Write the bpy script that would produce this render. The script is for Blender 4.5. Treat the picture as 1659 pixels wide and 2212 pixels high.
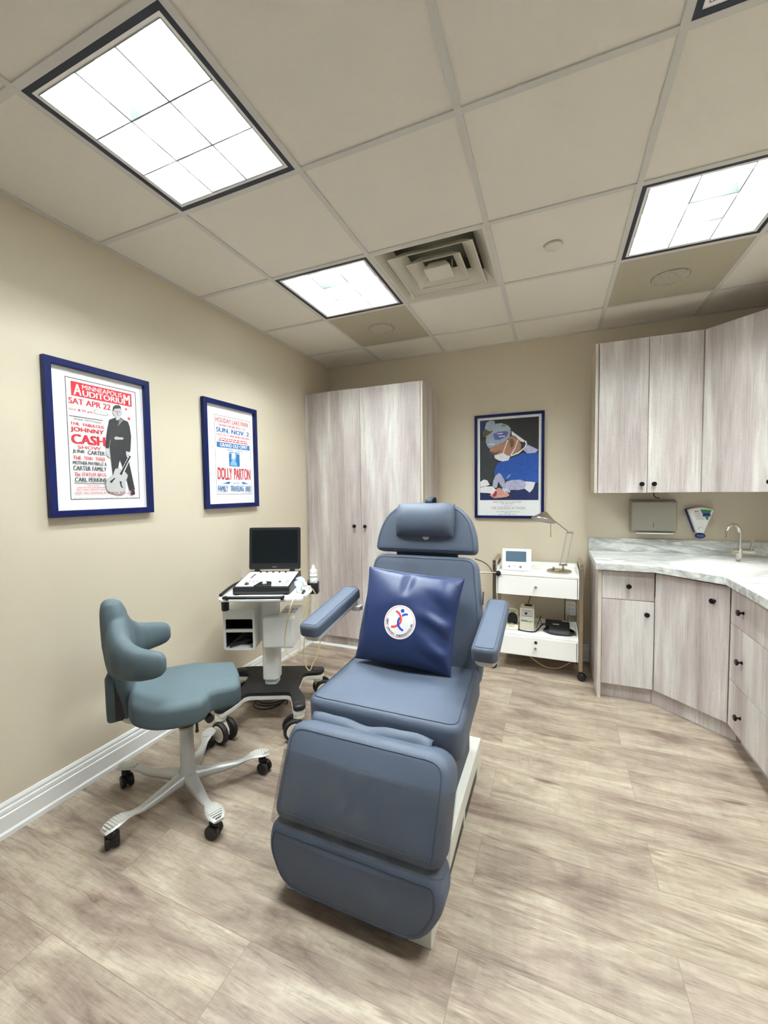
import bpy, bmesh, math, random
from mathutils import Vector, Matrix, noise
from mathutils.geometry import tessellate_polygon
for o in list(bpy.data.objects): bpy.data.objects.remove(o)
SC = bpy.context.scene; COL = SC.collection
PI = math.pi; R = math.radians
random.seed(7)
# ------------------------------------------------------------------ camera
cam_d = bpy.data.cameras.new('camera'); cam = bpy.data.objects.new('camera', cam_d); COL.objects.link(cam)
CP = Vector((2.0793, -3.6278, 1.3956)); YAW, PITCH, ROLL, FPX = -.3941, -.0499, -.0125, 882.05
_f = Vector((math.sin(YAW)*math.cos(PITCH), math.cos(YAW)*math.cos(PITCH), math.sin(PITCH)))
_r = Vector((math.cos(YAW), -math.sin(YAW), 0)); _u = _r.cross(_f)
_r, _u = math.cos(ROLL)*_r + math.sin(ROLL)*_u, -math.sin(ROLL)*_r + math.cos(ROLL)*_u
cam.matrix_world = Matrix(((_r.x, _u.x, -_f.x, CP.x), (_r.y, _u.y, -_f.y, CP.y), (_r.z, _u.z, -_f.z, CP.z), (0, 0, 0, 1)))
cam_d.sensor_fit = 'HORIZONTAL'; cam_d.sensor_width = 36; cam_d.lens = FPX/1659*36; cam_d.clip_start = .05
SC.camera = cam
# ------------------------------------------------------------------ world, exposure
w = bpy.data.worlds.new('world'); SC.world = w; w.use_nodes = True
w.node_tree.nodes['Background'].inputs[0].default_value = (.9, .95, 1, 1)
w.node_tree.nodes['Background'].inputs[1].default_value = .15
SC.view_settings.view_transform = 'Standard'; SC.view_settings.look = 'None'
SC.view_settings.exposure = 1.15; SC.view_settings.gamma = 1; SC.view_settings.use_curve_mapping = False
SC.cycles.max_bounces = 14; SC.cycles.diffuse_bounces = 9; SC.cycles.glossy_bounces = 6
TUBE_POWER = 150.0
TUBE_COLOR = (.93, .99, 1.0)
# ------------------------------------------------------------------ materials
def srgb(r, g, b):
    f = lambda c: (c/255/12.92) if c <= 10 else ((c/255+.055)/1.055)**2.4
    return (f(r), f(g), f(b), 1)
def mat(name, col, rough=.5, metal=0, bump=0, bscale=200, var=0, vscale=4, coat=0, spec=.5, emit=0):
    m = bpy.data.materials.new(name); m.use_nodes = True; nt = m.node_tree; b = nt.nodes['Principled BSDF']
    if len(col) == 3: col = (*col, 1)
    b.inputs['Base Color'].default_value = col; b.inputs['Roughness'].default_value = rough
    b.inputs['Metallic'].default_value = metal; b.inputs['Coat Weight'].default_value = coat
    b.inputs['Specular IOR Level'].default_value = spec
    tc = nt.nodes.new('ShaderNodeTexCoord')
    if var:
        n = nt.nodes.new('ShaderNodeTexNoise'); n.inputs['Scale'].default_value = vscale; n.inputs['Detail'].default_value = 4
        nt.links.new(tc.outputs['Object'], n.inputs['Vector'])
        mx = nt.nodes.new('ShaderNodeMix'); mx.data_type = 'RGBA'
        mx.inputs[6].default_value = tuple(c*(1-var) for c in col[:3])+(1,); mx.inputs[7].default_value = tuple(min(1, c*(1+var)) for c in col[:3])+(1,)
        nt.links.new(n.outputs['Fac'], mx.inputs[0]); nt.links.new(mx.outputs[2], b.inputs['Base Color'])
    if bump:
        n = nt.nodes.new('ShaderNodeTexNoise'); n.inputs['Scale'].default_value = bscale; n.inputs['Detail'].default_value = 3
        nt.links.new(tc.outputs['Object'], n.inputs['Vector'])
        bp = nt.nodes.new('ShaderNodeBump'); bp.inputs['Strength'].default_value = bump; bp.inputs['Distance'].default_value = .002
        nt.links.new(n.outputs['Fac'], bp.inputs['Height']); nt.links.new(bp.outputs['Normal'], b.inputs['Normal'])
    if emit:
        b.inputs['Emission Color'].default_value = col; b.inputs['Emission Strength'].default_value = emit
    return m
def ramp(nt, src, stops):
    r = nt.nodes.new('ShaderNodeValToRGB'); e = r.color_ramp.elements
    e[0].position, e[0].color = stops[0]; e[1].position, e[1].color = stops[-1]
    for p, c in stops[1:-1]:
        x = e.new(p); x.color = c
    nt.links.new(src, r.inputs[0]); return r.outputs[0]
def mixc(nt, fac, a, b, mode='MIX'):
    m = nt.nodes.new('ShaderNodeMix'); m.data_type = 'RGBA'; m.blend_type = mode
    for s, i in ((fac, 0), (a, 6), (b, 7)):
        if hasattr(s, 'is_output'): nt.links.new(s, m.inputs[i])
        else: m.inputs[i].default_value = s
    return m.outputs[2]
def noise_n(nt, vec, scale, detail=4, rough=.55, dist=0, dims='3D', w=None):
    n = nt.nodes.new('ShaderNodeTexNoise'); n.noise_dimensions = dims
    n.inputs['Scale'].default_value = scale; n.inputs['Detail'].default_value = detail; n.inputs['Roughness'].default_value = rough
    n.inputs['Distortion'].default_value = dist; nt.links.new(vec, n.inputs['Vector'])
    if w is not None: nt.links.new(w, n.inputs['W'])
    return n.outputs['Fac']
def mapping(nt, vec, scale, loc=None):
    m = nt.nodes.new('ShaderNodeMapping'); m.inputs['Scale'].default_value = scale
    if loc is not None: nt.links.new(loc, m.inputs['Location'])
    nt.links.new(vec, m.inputs['Vector']); return m.outputs[0]
def wood_laminate():
    m = bpy.data.materials.new('pale_wood_laminate'); m.use_nodes = True; nt = m.node_tree; b = nt.nodes['Principled BSDF']
    tc = nt.nodes.new('ShaderNodeTexCoord'); oi = nt.nodes.new('ShaderNodeObjectInfo')
    sc = nt.nodes.new('ShaderNodeMath'); sc.operation = 'MULTIPLY'; sc.inputs[1].default_value = 37.0
    nt.links.new(oi.outputs['Random'], sc.inputs[0]); cx = nt.nodes.new('ShaderNodeCombineXYZ')
    for i in range(3): nt.links.new(sc.outputs[0], cx.inputs[i])
    ob = tc.outputs['Object']
    broad = noise_n(nt, mapping(nt, ob, (7, 7, .8), cx.outputs[0]), 1, 3, .55, .25)
    mid = noise_n(nt, mapping(nt, ob, (34, 34, .8), cx.outputs[0]), 1, 4, .6, .3)
    fine = noise_n(nt, mapping(nt, ob, (190, 190, 5), cx.outputs[0]), 1, 4, .65)
    saw = noise_n(nt, mapping(nt, ob, (45, 45, 160), cx.outputs[0]), 1, 2, .5)
    c1 = ramp(nt, broad, [(.34, srgb(168, 155, 150)), (.5, srgb(192, 181, 176)), (.64, srgb(212, 206, 199))])
    c2 = ramp(nt, mid, [(.30, (.88, .875, .875, 1)), (.5, (.98, .98, .98, 1)), (.7, (1.06, 1.06, 1.055, 1))])
    c3 = ramp(nt, fine, [(.30, (.76, .745, .735, 1)), (.48, (.98, .98, .98, 1)), (.62, (1.05, 1.05, 1.05, 1))])
    c4 = ramp(nt, saw, [(.35, (.96, .96, .96, 1)), (.6, (1.02, 1.02, 1.02, 1))])
    c = mixc(nt, 1.0, c1, c2, 'MULTIPLY'); c = mixc(nt, 1.0, c, c3, 'MULTIPLY'); c = mixc(nt, 1.0, c, c4, 'MULTIPLY')
    c = mixc(nt, 1.0, c, (1.12, 1.15, 1.19, 1), 'MULTIPLY')
    nt.links.new(c, b.inputs['Base Color']); b.inputs['Roughness'].default_value = .42
    bp = nt.nodes.new('ShaderNodeBump'); bp.inputs['Strength'].default_value = .12; bp.inputs['Distance'].default_value = .002
    nt.links.new(fine, bp.inputs['Height']); nt.links.new(bp.outputs[0], b.inputs['Normal'])
    return m
def floor_planks():
    m = bpy.data.materials.new('vinyl_plank_floor'); m.use_nodes = True; nt = m.node_tree; b = nt.nodes['Principled BSDF']
    tc = nt.nodes.new('ShaderNodeTexCoord'); ob = tc.outputs['Object']
    mp = nt.nodes.new('ShaderNodeMapping'); nt.links.new(ob, mp.inputs['Vector'])
    mp.inputs['Location'].default_value = (-.61, 2.02, 0)
    br = nt.nodes.new('ShaderNodeTexBrick'); nt.links.new(mp.outputs[0], br.inputs['Vector'])
    br.offset = .5; br.offset_frequency = 2; br.inputs['Scale'].default_value = 1
    br.inputs['Color1'].default_value = (0, 0, 0, 1); br.inputs['Color2'].default_value = (1, 1, 1, 1)
    br.inputs['Mortar'].default_value = (.5, .5, .5, 1)
    br.inputs['Brick Width'].default_value = 1.213; br.inputs['Row Height'].default_value = .22
    br.inputs['Mortar Size'].default_value = .0011; br.inputs['Mortar Smooth'].default_value = .2; br.inputs['Bias'].default_value = 0
    sep = nt.nodes.new('ShaderNodeSeparateColor'); nt.links.new(br.outputs['Color'], sep.inputs[0])
    off = nt.nodes.new('ShaderNodeMath'); off.operation = 'MULTIPLY'; off.inputs[1].default_value = 61; nt.links.new(sep.outputs[0], off.inputs[0])
    cx = nt.nodes.new('ShaderNodeCombineXYZ'); nt.links.new(off.outputs[0], cx.inputs[0]); nt.links.new(off.outputs[0], cx.inputs[1])
    blot = noise_n(nt, mapping(nt, ob, (2.3, 8.5, 1), cx.outputs[0]), 1, 5, .58, .8)
    grain = noise_n(nt, mapping(nt, ob, (4.2, 42, 1), cx.outputs[0]), 1, 6, .68, 1.1)
    fine = noise_n(nt, mapping(nt, ob, (16, 230, 1), cx.outputs[0]), 1, 4, .7, .4)
    cross = noise_n(nt, mapping(nt, ob, (22, 6, 1), cx.outputs[0]), 1, 4, .65, 1.2)
    # cathedral rings: wave of a stretched noise field
    fld = noise_n(nt, mapping(nt, ob, (.9, 5.2, 1), cx.outputs[0]), 1, 2, .45, .3)
    mu = nt.nodes.new('ShaderNodeMath'); mu.operation = 'MULTIPLY'; mu.inputs[1].default_value = 95; nt.links.new(fld, mu.inputs[0])
    si = nt.nodes.new('ShaderNodeMath'); si.operation = 'SINE'; nt.links.new(mu.outputs[0], si.inputs[0])
    c1 = ramp(nt, blot, [(.30, srgb(138, 120, 107)), (.43, srgb(175, 158, 143)), (.55, srgb(196, 181, 163)), (.70, srgb(211, 199, 180))])
    c2 = ramp(nt, grain, [(.30, (.58, .555, .54, 1)), (.42, (.90, .89, .88, 1)), (.54, (1, 1, 1, 1)), (.70, (1.16, 1.15, 1.13, 1))])
    c3 = ramp(nt, fine, [(.32, (.76, .745, .73, 1)), (.47, (.98, .98, .98, 1)), (.64, (1.08, 1.08, 1.07, 1))])
    mr = nt.nodes.new('ShaderNodeMapRange'); mr.inputs[1].default_value = -1; nt.links.new(si.outputs[0], mr.inputs[0])
    c4 = ramp(nt, mr.outputs[0], [(0, (.88, .87, .86, 1)), (.6, (1, 1, 1, 1)), (.9, (1.02, 1.02, 1.02, 1)), (1, (1.18, 1.18, 1.16, 1))])
    rmk = ramp(nt, noise_n(nt, mapping(nt, ob, (.8, 3.2, 1), cx.outputs[0]), 1.3, 1, .5), [(.56, (0, 0, 0, 1)), (.66, (1, 1, 1, 1))])
    c4 = mixc(nt, rmk, (1, 1, 1, 1), c4)
    c5 = ramp(nt, cross, [(.28, (.90, .885, .87, 1)), (.48, (1, 1, 1, 1)), (.62, (1.03, 1.025, 1.02, 1)), (.74, (1.11, 1.10, 1.08, 1))])
    ct = ramp(nt, sep.outputs[0], [(0, (.93, .92, .91, 1)), (1, (1.05, 1.05, 1.06, 1))])
    c = c1
    for k in (c2, c3, c4, c5, ct, (.66, .65, .64, 1)): c = mixc(nt, 1.0, c, k, 'MULTIPLY')
    # knots
    vo = nt.nodes.new('ShaderNodeTexVoronoi'); vo.inputs['Scale'].default_value = 1; vo.inputs['Randomness'].default_value = 1
    nt.links.new(mapping(nt, ob, (2.1, 5.2, 1), cx.outputs[0]), vo.inputs['Vector'])
    kd = nt.nodes.new('ShaderNodeMath'); kd.operation = 'ADD'; nt.links.new(vo.outputs['Distance'], kd.inputs[0])
    kn = nt.nodes.new('ShaderNodeMath'); kn.operation = 'MULTIPLY_ADD'; nt.links.new(grain, kn.inputs[0]); kn.inputs[1].default_value = .34; kn.inputs[2].default_value = -.16
    nt.links.new(kn.outputs[0], kd.inputs[1])
    ck = ramp(nt, kd.outputs[0], [(.02, (.42, .38, .35, 1)), (.07, (.72, .69, .66, 1)), (.12, (.95, .94, .93, 1)), (.15, (1.08, 1.07, 1.05, 1)), (.22, (1, 1, 1, 1))])
    c = mixc(nt, 1.0, c, ck, 'MULTIPLY')
    c = mixc(nt, br.outputs['Fac'], c, srgb(128, 110, 95))
    nt.links.new(c, b.inputs['Base Color'])
    b.inputs['Roughness'].default_value = .48; b.inputs['Specular IOR Level'].default_value = .4
    bp = nt.nodes.new('ShaderNodeBump'); bp.inputs['Strength'].default_value = .15; bp.inputs['Distance'].default_value = .002
    nt.links.new(grain, bp.inputs['Height']); nt.links.new(bp.outputs[0], b.inputs['Normal'])
    return m
def marble_laminate():
    m = bpy.data.materials.new('grey_marble_laminate'); m.use_nodes = True; nt = m.node_tree; b = nt.nodes['Principled BSDF']
    tc = nt.nodes.new('ShaderNodeTexCoord'); mp = nt.nodes.new('ShaderNodeMapping'); nt.links.new(tc.outputs['Object'], mp.inputs['Vector'])
    mp.inputs['Rotation'].default_value = (.5, .12, .5); mp.inputs['Scale'].default_value = (2.6, 9, 9)
    n1 = noise_n(nt, mp.outputs[0], 1.5, 8, .62, 1.6); n2 = noise_n(nt, mp.outputs[0], 5, 6, .6, 1.0)
    c1 = ramp(nt, n1, [(.3, srgb(150, 153, 152)), (.45, srgb(194, 196, 193)), (.56, srgb(224, 225, 222)), (.72, srgb(240, 240, 237))])
    c2 = ramp(nt, n2, [(.32, (.80, .80, .80, 1)), (.6, (1.05, 1.05, 1.05, 1))])
    nt.links.new(mixc(nt, 1.0, c1, c2, 'MULTIPLY'), b.inputs['Base Color']); b.inputs['Roughness'].default_value = .4
    return m
def clear_cover():
    m = bpy.data.materials.new('clear_vinyl'); m.use_nodes = True; nt = m.node_tree; nt.nodes.remove(nt.nodes['Principled BSDF'])
    tr = nt.nodes.new('ShaderNodeBsdfTransparent'); tr.inputs[0].default_value = (.80, .80, .80, 1)
    df = nt.nodes.new('ShaderNodeBsdfDiffuse'); df.inputs[0].default_value = srgb(150, 152, 148)
    gl = nt.nodes.new('ShaderNodeBsdfGlossy'); gl.inputs['Roughness'].default_value = .3
    tc = nt.nodes.new('ShaderNodeTexCoord'); n = noise_n(nt, mapping(nt, tc.outputs['Object'], (9, 9, 2.5)), 1, 4, .6, .8)
    fc = ramp(nt, n, [(.42, (.03, .03, .03, 1)), (.58, (.10, .10, .10, 1)), (.75, (.24, .24, .24, 1))])
    m1 = nt.nodes.new('ShaderNodeMixShader'); nt.links.new(fc, m1.inputs[0]); nt.links.new(tr.outputs[0], m1.inputs[1]); nt.links.new(df.outputs[0], m1.inputs[2])
    m2 = nt.nodes.new('ShaderNodeMixShader'); m2.inputs[0].default_value = .035; nt.links.new(m1.outputs[0], m2.inputs[1]); nt.links.new(gl.outputs[0], m2.inputs[2])
    nt.links.new(m2.outputs[0], nt.nodes['Material Output'].inputs['Surface'])
    return m
MT = dict(
 wall=mat('beige_wall_paint', srgb(208, 197, 177), .75, bump=.05, bscale=350),
 tile=mat('ceiling_tile', srgb(226, 221, 211), .9, bump=.25, bscale=420, var=.02, vscale=60),
 bar=mat('ceiling_grid_bar', srgb(206, 204, 199), .6),
 white=mat('white_paint', srgb(246, 246, 243), .35),
 trim=mat('white_trim_paint', srgb(232, 233, 232), .4),
 floor=floor_planks(), wood=wood_laminate(), marble=marble_laminate(), cover=clear_cover(),
 woodedge=mat('pale_wood_edge', srgb(205, 196, 184), .5, var=.06, vscale=30),
 gap=mat('dark_gap', srgb(60, 54, 50), .8),
 knob=mat('black_bronze', srgb(26, 23, 24), .35, .6),
 navyframe=mat('navy_frame', srgb(9, 20, 70), .4, spec=.25),
 lampframe=mat('dark_lamp_frame', srgb(26, 34, 52), .5),
 louver=mat('white_louver', srgb(132, 138, 137), .4, spec=.3),
 housing=mat('lamp_housing', srgb(240, 243, 242), .5),
 tube=mat('lit_tube', TUBE_COLOR, .5, emit=TUBE_POWER),
 vent=mat('vent_enamel', srgb(214, 210, 196), .45),
 ventdark=mat('duct_interior', srgb(112, 110, 98), .8),
 speaker=mat('speaker_panel', srgb(176, 168, 148), .6, bump=.1, bscale=500),
 grille=mat('speaker_grille', srgb(146, 138, 120), .6),
 paper=mat('print_paper', srgb(240, 241, 243), .6),
 blue=mat('chair_vinyl', srgb(76, 86, 103), .6, bump=.12, bscale=700, var=.04, vscale=6),
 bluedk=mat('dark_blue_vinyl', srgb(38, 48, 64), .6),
 seam=mat('seam_thread', srgb(52, 63, 82), .6),
 putty=mat('putty_enamel', srgb(206, 205, 196), .4),
 shell=mat('grey_plastic_shell', srgb(190, 188, 182), .45),
 navy=mat('navy_satin', srgb(24, 41, 84), .46, bump=.05, bscale=900),
 teal=mat('teal_fabric', srgb(76, 91, 97), .75, bump=.15, bscale=900, var=.03, vscale=8),
 alu=mat('cast_aluminium', srgb(186, 186, 182), .42, .35),
 chrome=mat('chrome', srgb(205, 200, 192), .12, 1),
 nickel=mat('brushed_nickel', srgb(178, 168, 148), .28, 1),
 steel=mat('brushed_steel', srgb(160, 156, 145), .46, .7, bump=.05, bscale=300),
 black=mat('black_plastic', srgb(18, 18, 20), .4),
 blacksoft=mat('black_rubber', srgb(14, 14, 15), .65),
 screen=mat('dark_screen', srgb(12, 17, 19), .4, spec=.15),
 lcd=mat('blue_grey_screen', srgb(84, 106, 124), .2),
 cartw=mat('cart_white', srgb(226, 228, 226), .35),
 cream=mat('cream_plastic', srgb(226, 220, 200), .4),
 probeg=mat('probe_grey_blue', srgb(150, 165, 190), .35),
 cable=mat('cream_cable', srgb(226, 212, 170), .5),
 tealprint=mat('teal_print', srgb(50, 130, 150), .6),
 sink=mat('white_ceramic', srgb(246, 246, 244), .12),
 red=mat('red_ink', srgb(196, 32, 48), .6), ink=mat('black_ink', srgb(38, 38, 40), .6),
 bink=mat('blue_ink', srgb(40, 104, 168), .6), inkw=mat('white_ink', srgb(242, 242, 242), .6),
 grey=mat('grey_ink', srgb(188, 188, 188), .6), grey2=mat('mid_grey_ink', srgb(120, 120, 122), .6), dim=mat('pale_ink', srgb(150, 148, 140), .6),
 lblue=mat('light_blue_ink', srgb(130, 180, 220), .6), pinkred=mat('badge_red', srgb(232, 70, 82), .5), brightblue=mat('badge_blue', srgb(24, 72, 190), .5),
 green=mat('green_label', srgb(40, 140, 70), .5), label_blue=mat('blue_label', srgb(28, 40, 140), .5), navyplastic=mat('navy_plastic', srgb(16, 32, 110), .35),
)
for k, c in dict(p_black=(26, 24, 26), p_gown=(22, 74, 160), p_navy=(18, 34, 84), p_cap=(150, 160, 176), p_capblue=(84, 88, 150), p_green=(120, 140, 110), p_skin=(166, 118, 92),
                 p_skind=(112, 78, 66), p_hair=(92, 78, 70), p_white=(226, 226, 232), p_lil=(176, 176, 206), p_pink=(206, 150, 136), p_wound=(160, 48, 48), p_olive=(84, 74, 48), p_asst=(40, 44, 48)).items():
    MT[k] = mat('print_'+k[2:], srgb(*c), .55, var=.42 if k not in ('p_black', 'p_white') else .15, vscale=48)
# ------------------------------------------------------------------ building helpers
ROOTM = {}
class MB:
    def __init__(s): s.v = []; s.f = []; s.m = []
    def add(s, vs, fs, m=0, M=None):
        o = len(s.v)
        for p in vs:
            p = Vector(p); s.v.append(M @ p if M is not None else p)
        for f in fs: s.f.append([i+o for i in f]); s.m.append(m)
        return s
    def box(s, x0, x1, y0, y1, z0, z1, m=0, M=None):
        vs = [(x0,y0,z0),(x1,y0,z0),(x1,y1,z0),(x0,y1,z0),(x0,y0,z1),(x1,y0,z1),(x1,y1,z1),(x0,y1,z1)]
        return s.add(vs, [(0,3,2,1),(4,5,6,7),(0,1,5,4),(1,2,6,5),(2,3,7,6),(3,0,4,7)], m, M)
    def prism(s, poly, z0, z1, m=0, M=None):
        n = len(poly); vs = [(a, b, z0) for a, b in poly]+[(a, b, z1) for a, b in poly]
        fs = [tuple(range(n-1, -1, -1)), tuple(range(n, 2*n))]+[(i, (i+1) % n, n+(i+1) % n, n+i) for i in range(n)]
        return s.add(vs, fs, m, M)
    def holed(s, outer, hole, z0, z1, m=0, M=None):
        pts = list(outer)+list(hole); tri = tessellate_polygon([[Vector((*p, 0)) for p in outer], [Vector((*p, 0)) for p in hole]])
        n = len(pts); vs = [(a, b, z0) for a, b in pts]+[(a, b, z1) for a, b in pts]; fs = []
        for t in tri: fs += [tuple(t), tuple(i+n for i in reversed(t))]
        for st, k in ((0, len(outer)), (len(outer), len(hole))):
            fs += [(st+i, st+(i+1) % k, n+st+(i+1) % k, n+st+i) for i in range(k)]
        return s.add(vs, fs, m, M)
    def tube(s, path, r, seg=10, m=0, closed=False, M=None):
        P = [Vector(p) for p in path]; n = len(P); rs = r if isinstance(r, (list, tuple)) else [r]*n
        vs = []; prev = None
        for i in range(n):
            a = P[(i-1) % n] if (closed or i > 0) else P[i]; b = P[(i+1) % n] if (closed or i < n-1) else P[i]
            t = (b-a).normalized()
            if prev is None:
                q = Vector((0, 0, 1)) if abs(t.z) < .9 else Vector((1, 0, 0)); x = t.cross(q).normalized()
            else: x = (prev-t*prev.dot(t)).normalized()
            prev = x; y = t.cross(x)
            for k in range(seg): an = 2*PI*k/seg; vs.append(P[i]+(x*math.cos(an)+y*math.sin(an))*rs[i])
        fs = []
        for i in range(n if closed else n-1):
            j = (i+1) % n
            for k in range(seg): l = (k+1) % seg; fs.append((i*seg+k, i*seg+l, j*seg+l, j*seg+k))
        if not closed: fs += [tuple(range(seg-1, -1, -1)), tuple(range((n-1)*seg, n*seg))]
        return s.add(vs, fs, m, M)
    def lathe(s, prof, seg=24, m=0, M=None, capt=True):
        n = len(prof); vs = [(r*math.cos(2*PI*k/seg), r*math.sin(2*PI*k/seg), z) for r, z in prof for k in range(seg)]; fs = []
        for i in range(n-1):
            for k in range(seg): l = (k+1) % seg; fs.append((i*seg+k, i*seg+l, (i+1)*seg+l, (i+1)*seg+k))
        if capt: fs += [tuple(range(seg-1, -1, -1)), tuple(range((n-1)*seg, n*seg))]
        return s.add(vs, fs, m, M)
    def cyl(s, p0, p1, r, seg=16, m=0, M=None): return s.tube([p0, p1], r, seg, m, M=M)
    def sphere(s, c, r, m=0, M=None, seg=14):
        prof = [(max(1e-4, r*math.sin(PI*i/8)), -r*math.cos(PI*i/8)) for i in range(9)]
        T = Matrix.Translation(c); return s.lathe(prof, seg, m, (M @ T) if M is not None else T)
    def pad(s, outline, thick, r, M, dome=0, seg=5, m=0, rb=None, fn=None, seam=0, sm=None):
        bb = max(max(q[0] for q in outline)-min(q[0] for q in outline), max(q[1] for q in outline)-min(q[1] for q in outline)); o2 = []
        for i in range(len(outline)):
            a, b = Vector(outline[i]), Vector(outline[(i+1) % len(outline)]); k = max(1, int((b-a).length/(bb/9)))
            o2 += [tuple(a.lerp(b, j/k)) for j in range(k)]
        outline = o2; n = len(outline); rb = r if rb is None else rb
        cx = sum(p[0] for p in outline)/n; cy = sum(p[1] for p in outline)/n
        area = sum(outline[i][0]*outline[(i+1) % n][1]-outline[(i+1) % n][0]*outline[i][1] for i in range(n))
        sg = 1 if area > 0 else -1; nr = []
        for i in range(n):
            a, b, c = Vector(outline[i-1]), Vector(outline[i]), Vector(outline[(i+1) % n])
            e = (b-a).normalized() if (b-a).length > 1e-7 else Vector((0, 0)); g = (c-b).normalized() if (c-b).length > 1e-7 else e
            t = (e+g); t = t.normalized() if t.length > 1e-6 else e
            k = Vector((t.y, -t.x))*sg; nr.append(k)
        lay = []
        for i in range(seg+1):
            an = PI/2*i/seg; lay.append((rb*(1-math.sin(an)), rb*(1-math.cos(an)) if rb else 0))
        for i in range(seg+1):
            an = PI/2*i/seg; lay.append((r*(1-math.cos(an)), thick-r+r*math.sin(an)))
        vs = []
        for ins, z in lay:
            for i in range(n): vs.append((outline[i][0]-nr[i].x*ins, outline[i][1]-nr[i].y*ins, z))
        L = len(lay); base = [(v[0], v[1]) for v in vs[-n:]]
        bx = max(abs(x-cx) for x, y in base); by = max(abs(y-cy) for x, y in base); SCL = (.92, .82, .70, .56, .42, .28, .14)
        for sc in SCL:
            for x, y in base: vs.append((cx+(x-cx)*sc, cy+(y-cy)*sc, thick+dome*(1-((x-cx)*sc/bx)**2)*(1-((y-cy)*sc/by)**2)))
        L += len(SCL); fs = [tuple(range(n-1, -1, -1))]
        for i in range(L-1):
            for k in range(n): l = (k+1) % n; fs.append((i*n+k, i*n+l, (i+1)*n+l, (i+1)*n+k))
        vs.append((cx, cy, thick+dome)); c = len(vs)-1
        for k in range(n): fs.append(((L-1)*n+k, (L-1)*n+(k+1) % n, c))
        if fn: vs = [fn(Vector(v)) for v in vs]
        s.add(vs, fs, m, M)
        if seam:
            ring = [vs[(2*(seg+1)-2)*n+i] for i in range(n)]
            s.tube(ring, seam, 6, m if sm is None else sm, True, M)
        return s
    def build(s, name, mats, parent=None, local=False, smooth=35, bevel=0, bseg=2):
        me = bpy.data.meshes.new(name); vs = s.v
        if parent is not None and not local:
            I = ROOTM[parent.name].inverted(); vs = [I @ v for v in vs]
        me.from_pydata([tuple(v) for v in vs], [], s.f); 
        if not isinstance(mats, (list, tuple)): mats = [mats]
        for k in mats: me.materials.append(MT[k])
        me.polygons.foreach_set('material_index', s.m)
        bm = bmesh.new(); bm.from_mesh(me); bmesh.ops.recalc_face_normals(bm, faces=bm.faces); bm.to_mesh(me); bm.free()
        o = bpy.data.objects.new(name, me); COL.objects.link(o)
        if parent is not None: o.parent = parent; ROOTM[o.name] = ROOTM[parent.name]
        else: ROOTM[o.name] = Matrix()
        if smooth:
            me.polygons.foreach_set('use_smooth', [True]*len(me.polygons)); me.set_sharp_from_angle(angle=R(smooth))
        if bevel:
            b = o.modifiers.new('bevel', 'BEVEL'); b.width = bevel; b.segments = bseg; b.limit_method = 'ANGLE'; b.angle_limit = R(40)
            b.harden_normals = bool(smooth)
        return o
def thing(name, label, cat, loc=(0, 0, 0), rz=0, group=None):
    o = bpy.data.objects.new(name, None); COL.objects.link(o); o.empty_display_size = .1
    o.location = loc; o.rotation_euler = (0, 0, rz); ROOTM[o.name] = Matrix.Translation(loc) @ Matrix.Rotation(rz, 4, 'Z')
    o['label'] = label; o['category'] = cat
    if group: o['group'] = group
    return o
def tag(o, label, cat, group=None):
    o['label'] = label; o['category'] = cat
    if group: o['group'] = group
    return o
def struct(o): o['kind'] = 'structure'; return o
def dup(root, loc, label, rz=None):
    r = root.copy(); COL.objects.link(r); r.location = loc; r['label'] = label
    if rz is not None: r.rotation_euler = (0, 0, rz)
    for ch in list(root.children):
        c = ch.copy(); COL.objects.link(c); c.parent = r
        for g in list(ch.children):
            d = g.copy(); COL.objects.link(d); d.parent = c
    return r
def rpoly(pts, rad, seg=5):
    n = len(pts); out = []
    for i in range(n):
        a, b, c = (Vector(pts[i-1]), Vector(pts[i]), Vector(pts[(i+1) % n])); r = rad[i] if isinstance(rad, (list, tuple)) else rad
        e = (a-b); g = (c-b); r = min(r, e.length*.49, g.length*.49)
        if r < 1e-5: out.append(tuple(b)); continue
        p0 = b+e.normalized()*r; p1 = b+g.normalized()*r
        for k in range(seg+1): t = k/seg; q = p0*(1-t)**2+b*2*t*(1-t)+p1*t*t; out.append((q.x, q.y))
    return out
def rrect(w, h, r, seg=5, cx=0, cy=0):
    return rpoly([(cx-w/2, cy-h/2), (cx+w/2, cy-h/2), (cx+w/2, cy+h/2), (cx-w/2, cy+h/2)], r, seg)
def frame(O, U, V, N):
    U, V, N = Vector(U).normalized(), Vector(V).normalized(), Vector(N).normalized(); O = Vector(O)
    return Matrix(((U.x, V.x, N.x, O.x), (U.y, V.y, N.y, O.y), (U.z, V.z, N.z, O.z), (0, 0, 0, 1)))
def smooth_path(pts, n=6):
    P = [Vector(p) for p in pts]; out = []
    for i in range(len(P)-1):
        a = P[max(i-1, 0)]; b = P[i]; c = P[i+1]; d = P[min(i+2, len(P)-1)]
        for k in range(n):
            t = k/n; out.append(.5*((2*b)+(c-a)*t+(2*a-5*b+4*c-d)*t*t+(3*b-a-3*c+d)*t**3))
    out.append(P[-1]); return out
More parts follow.
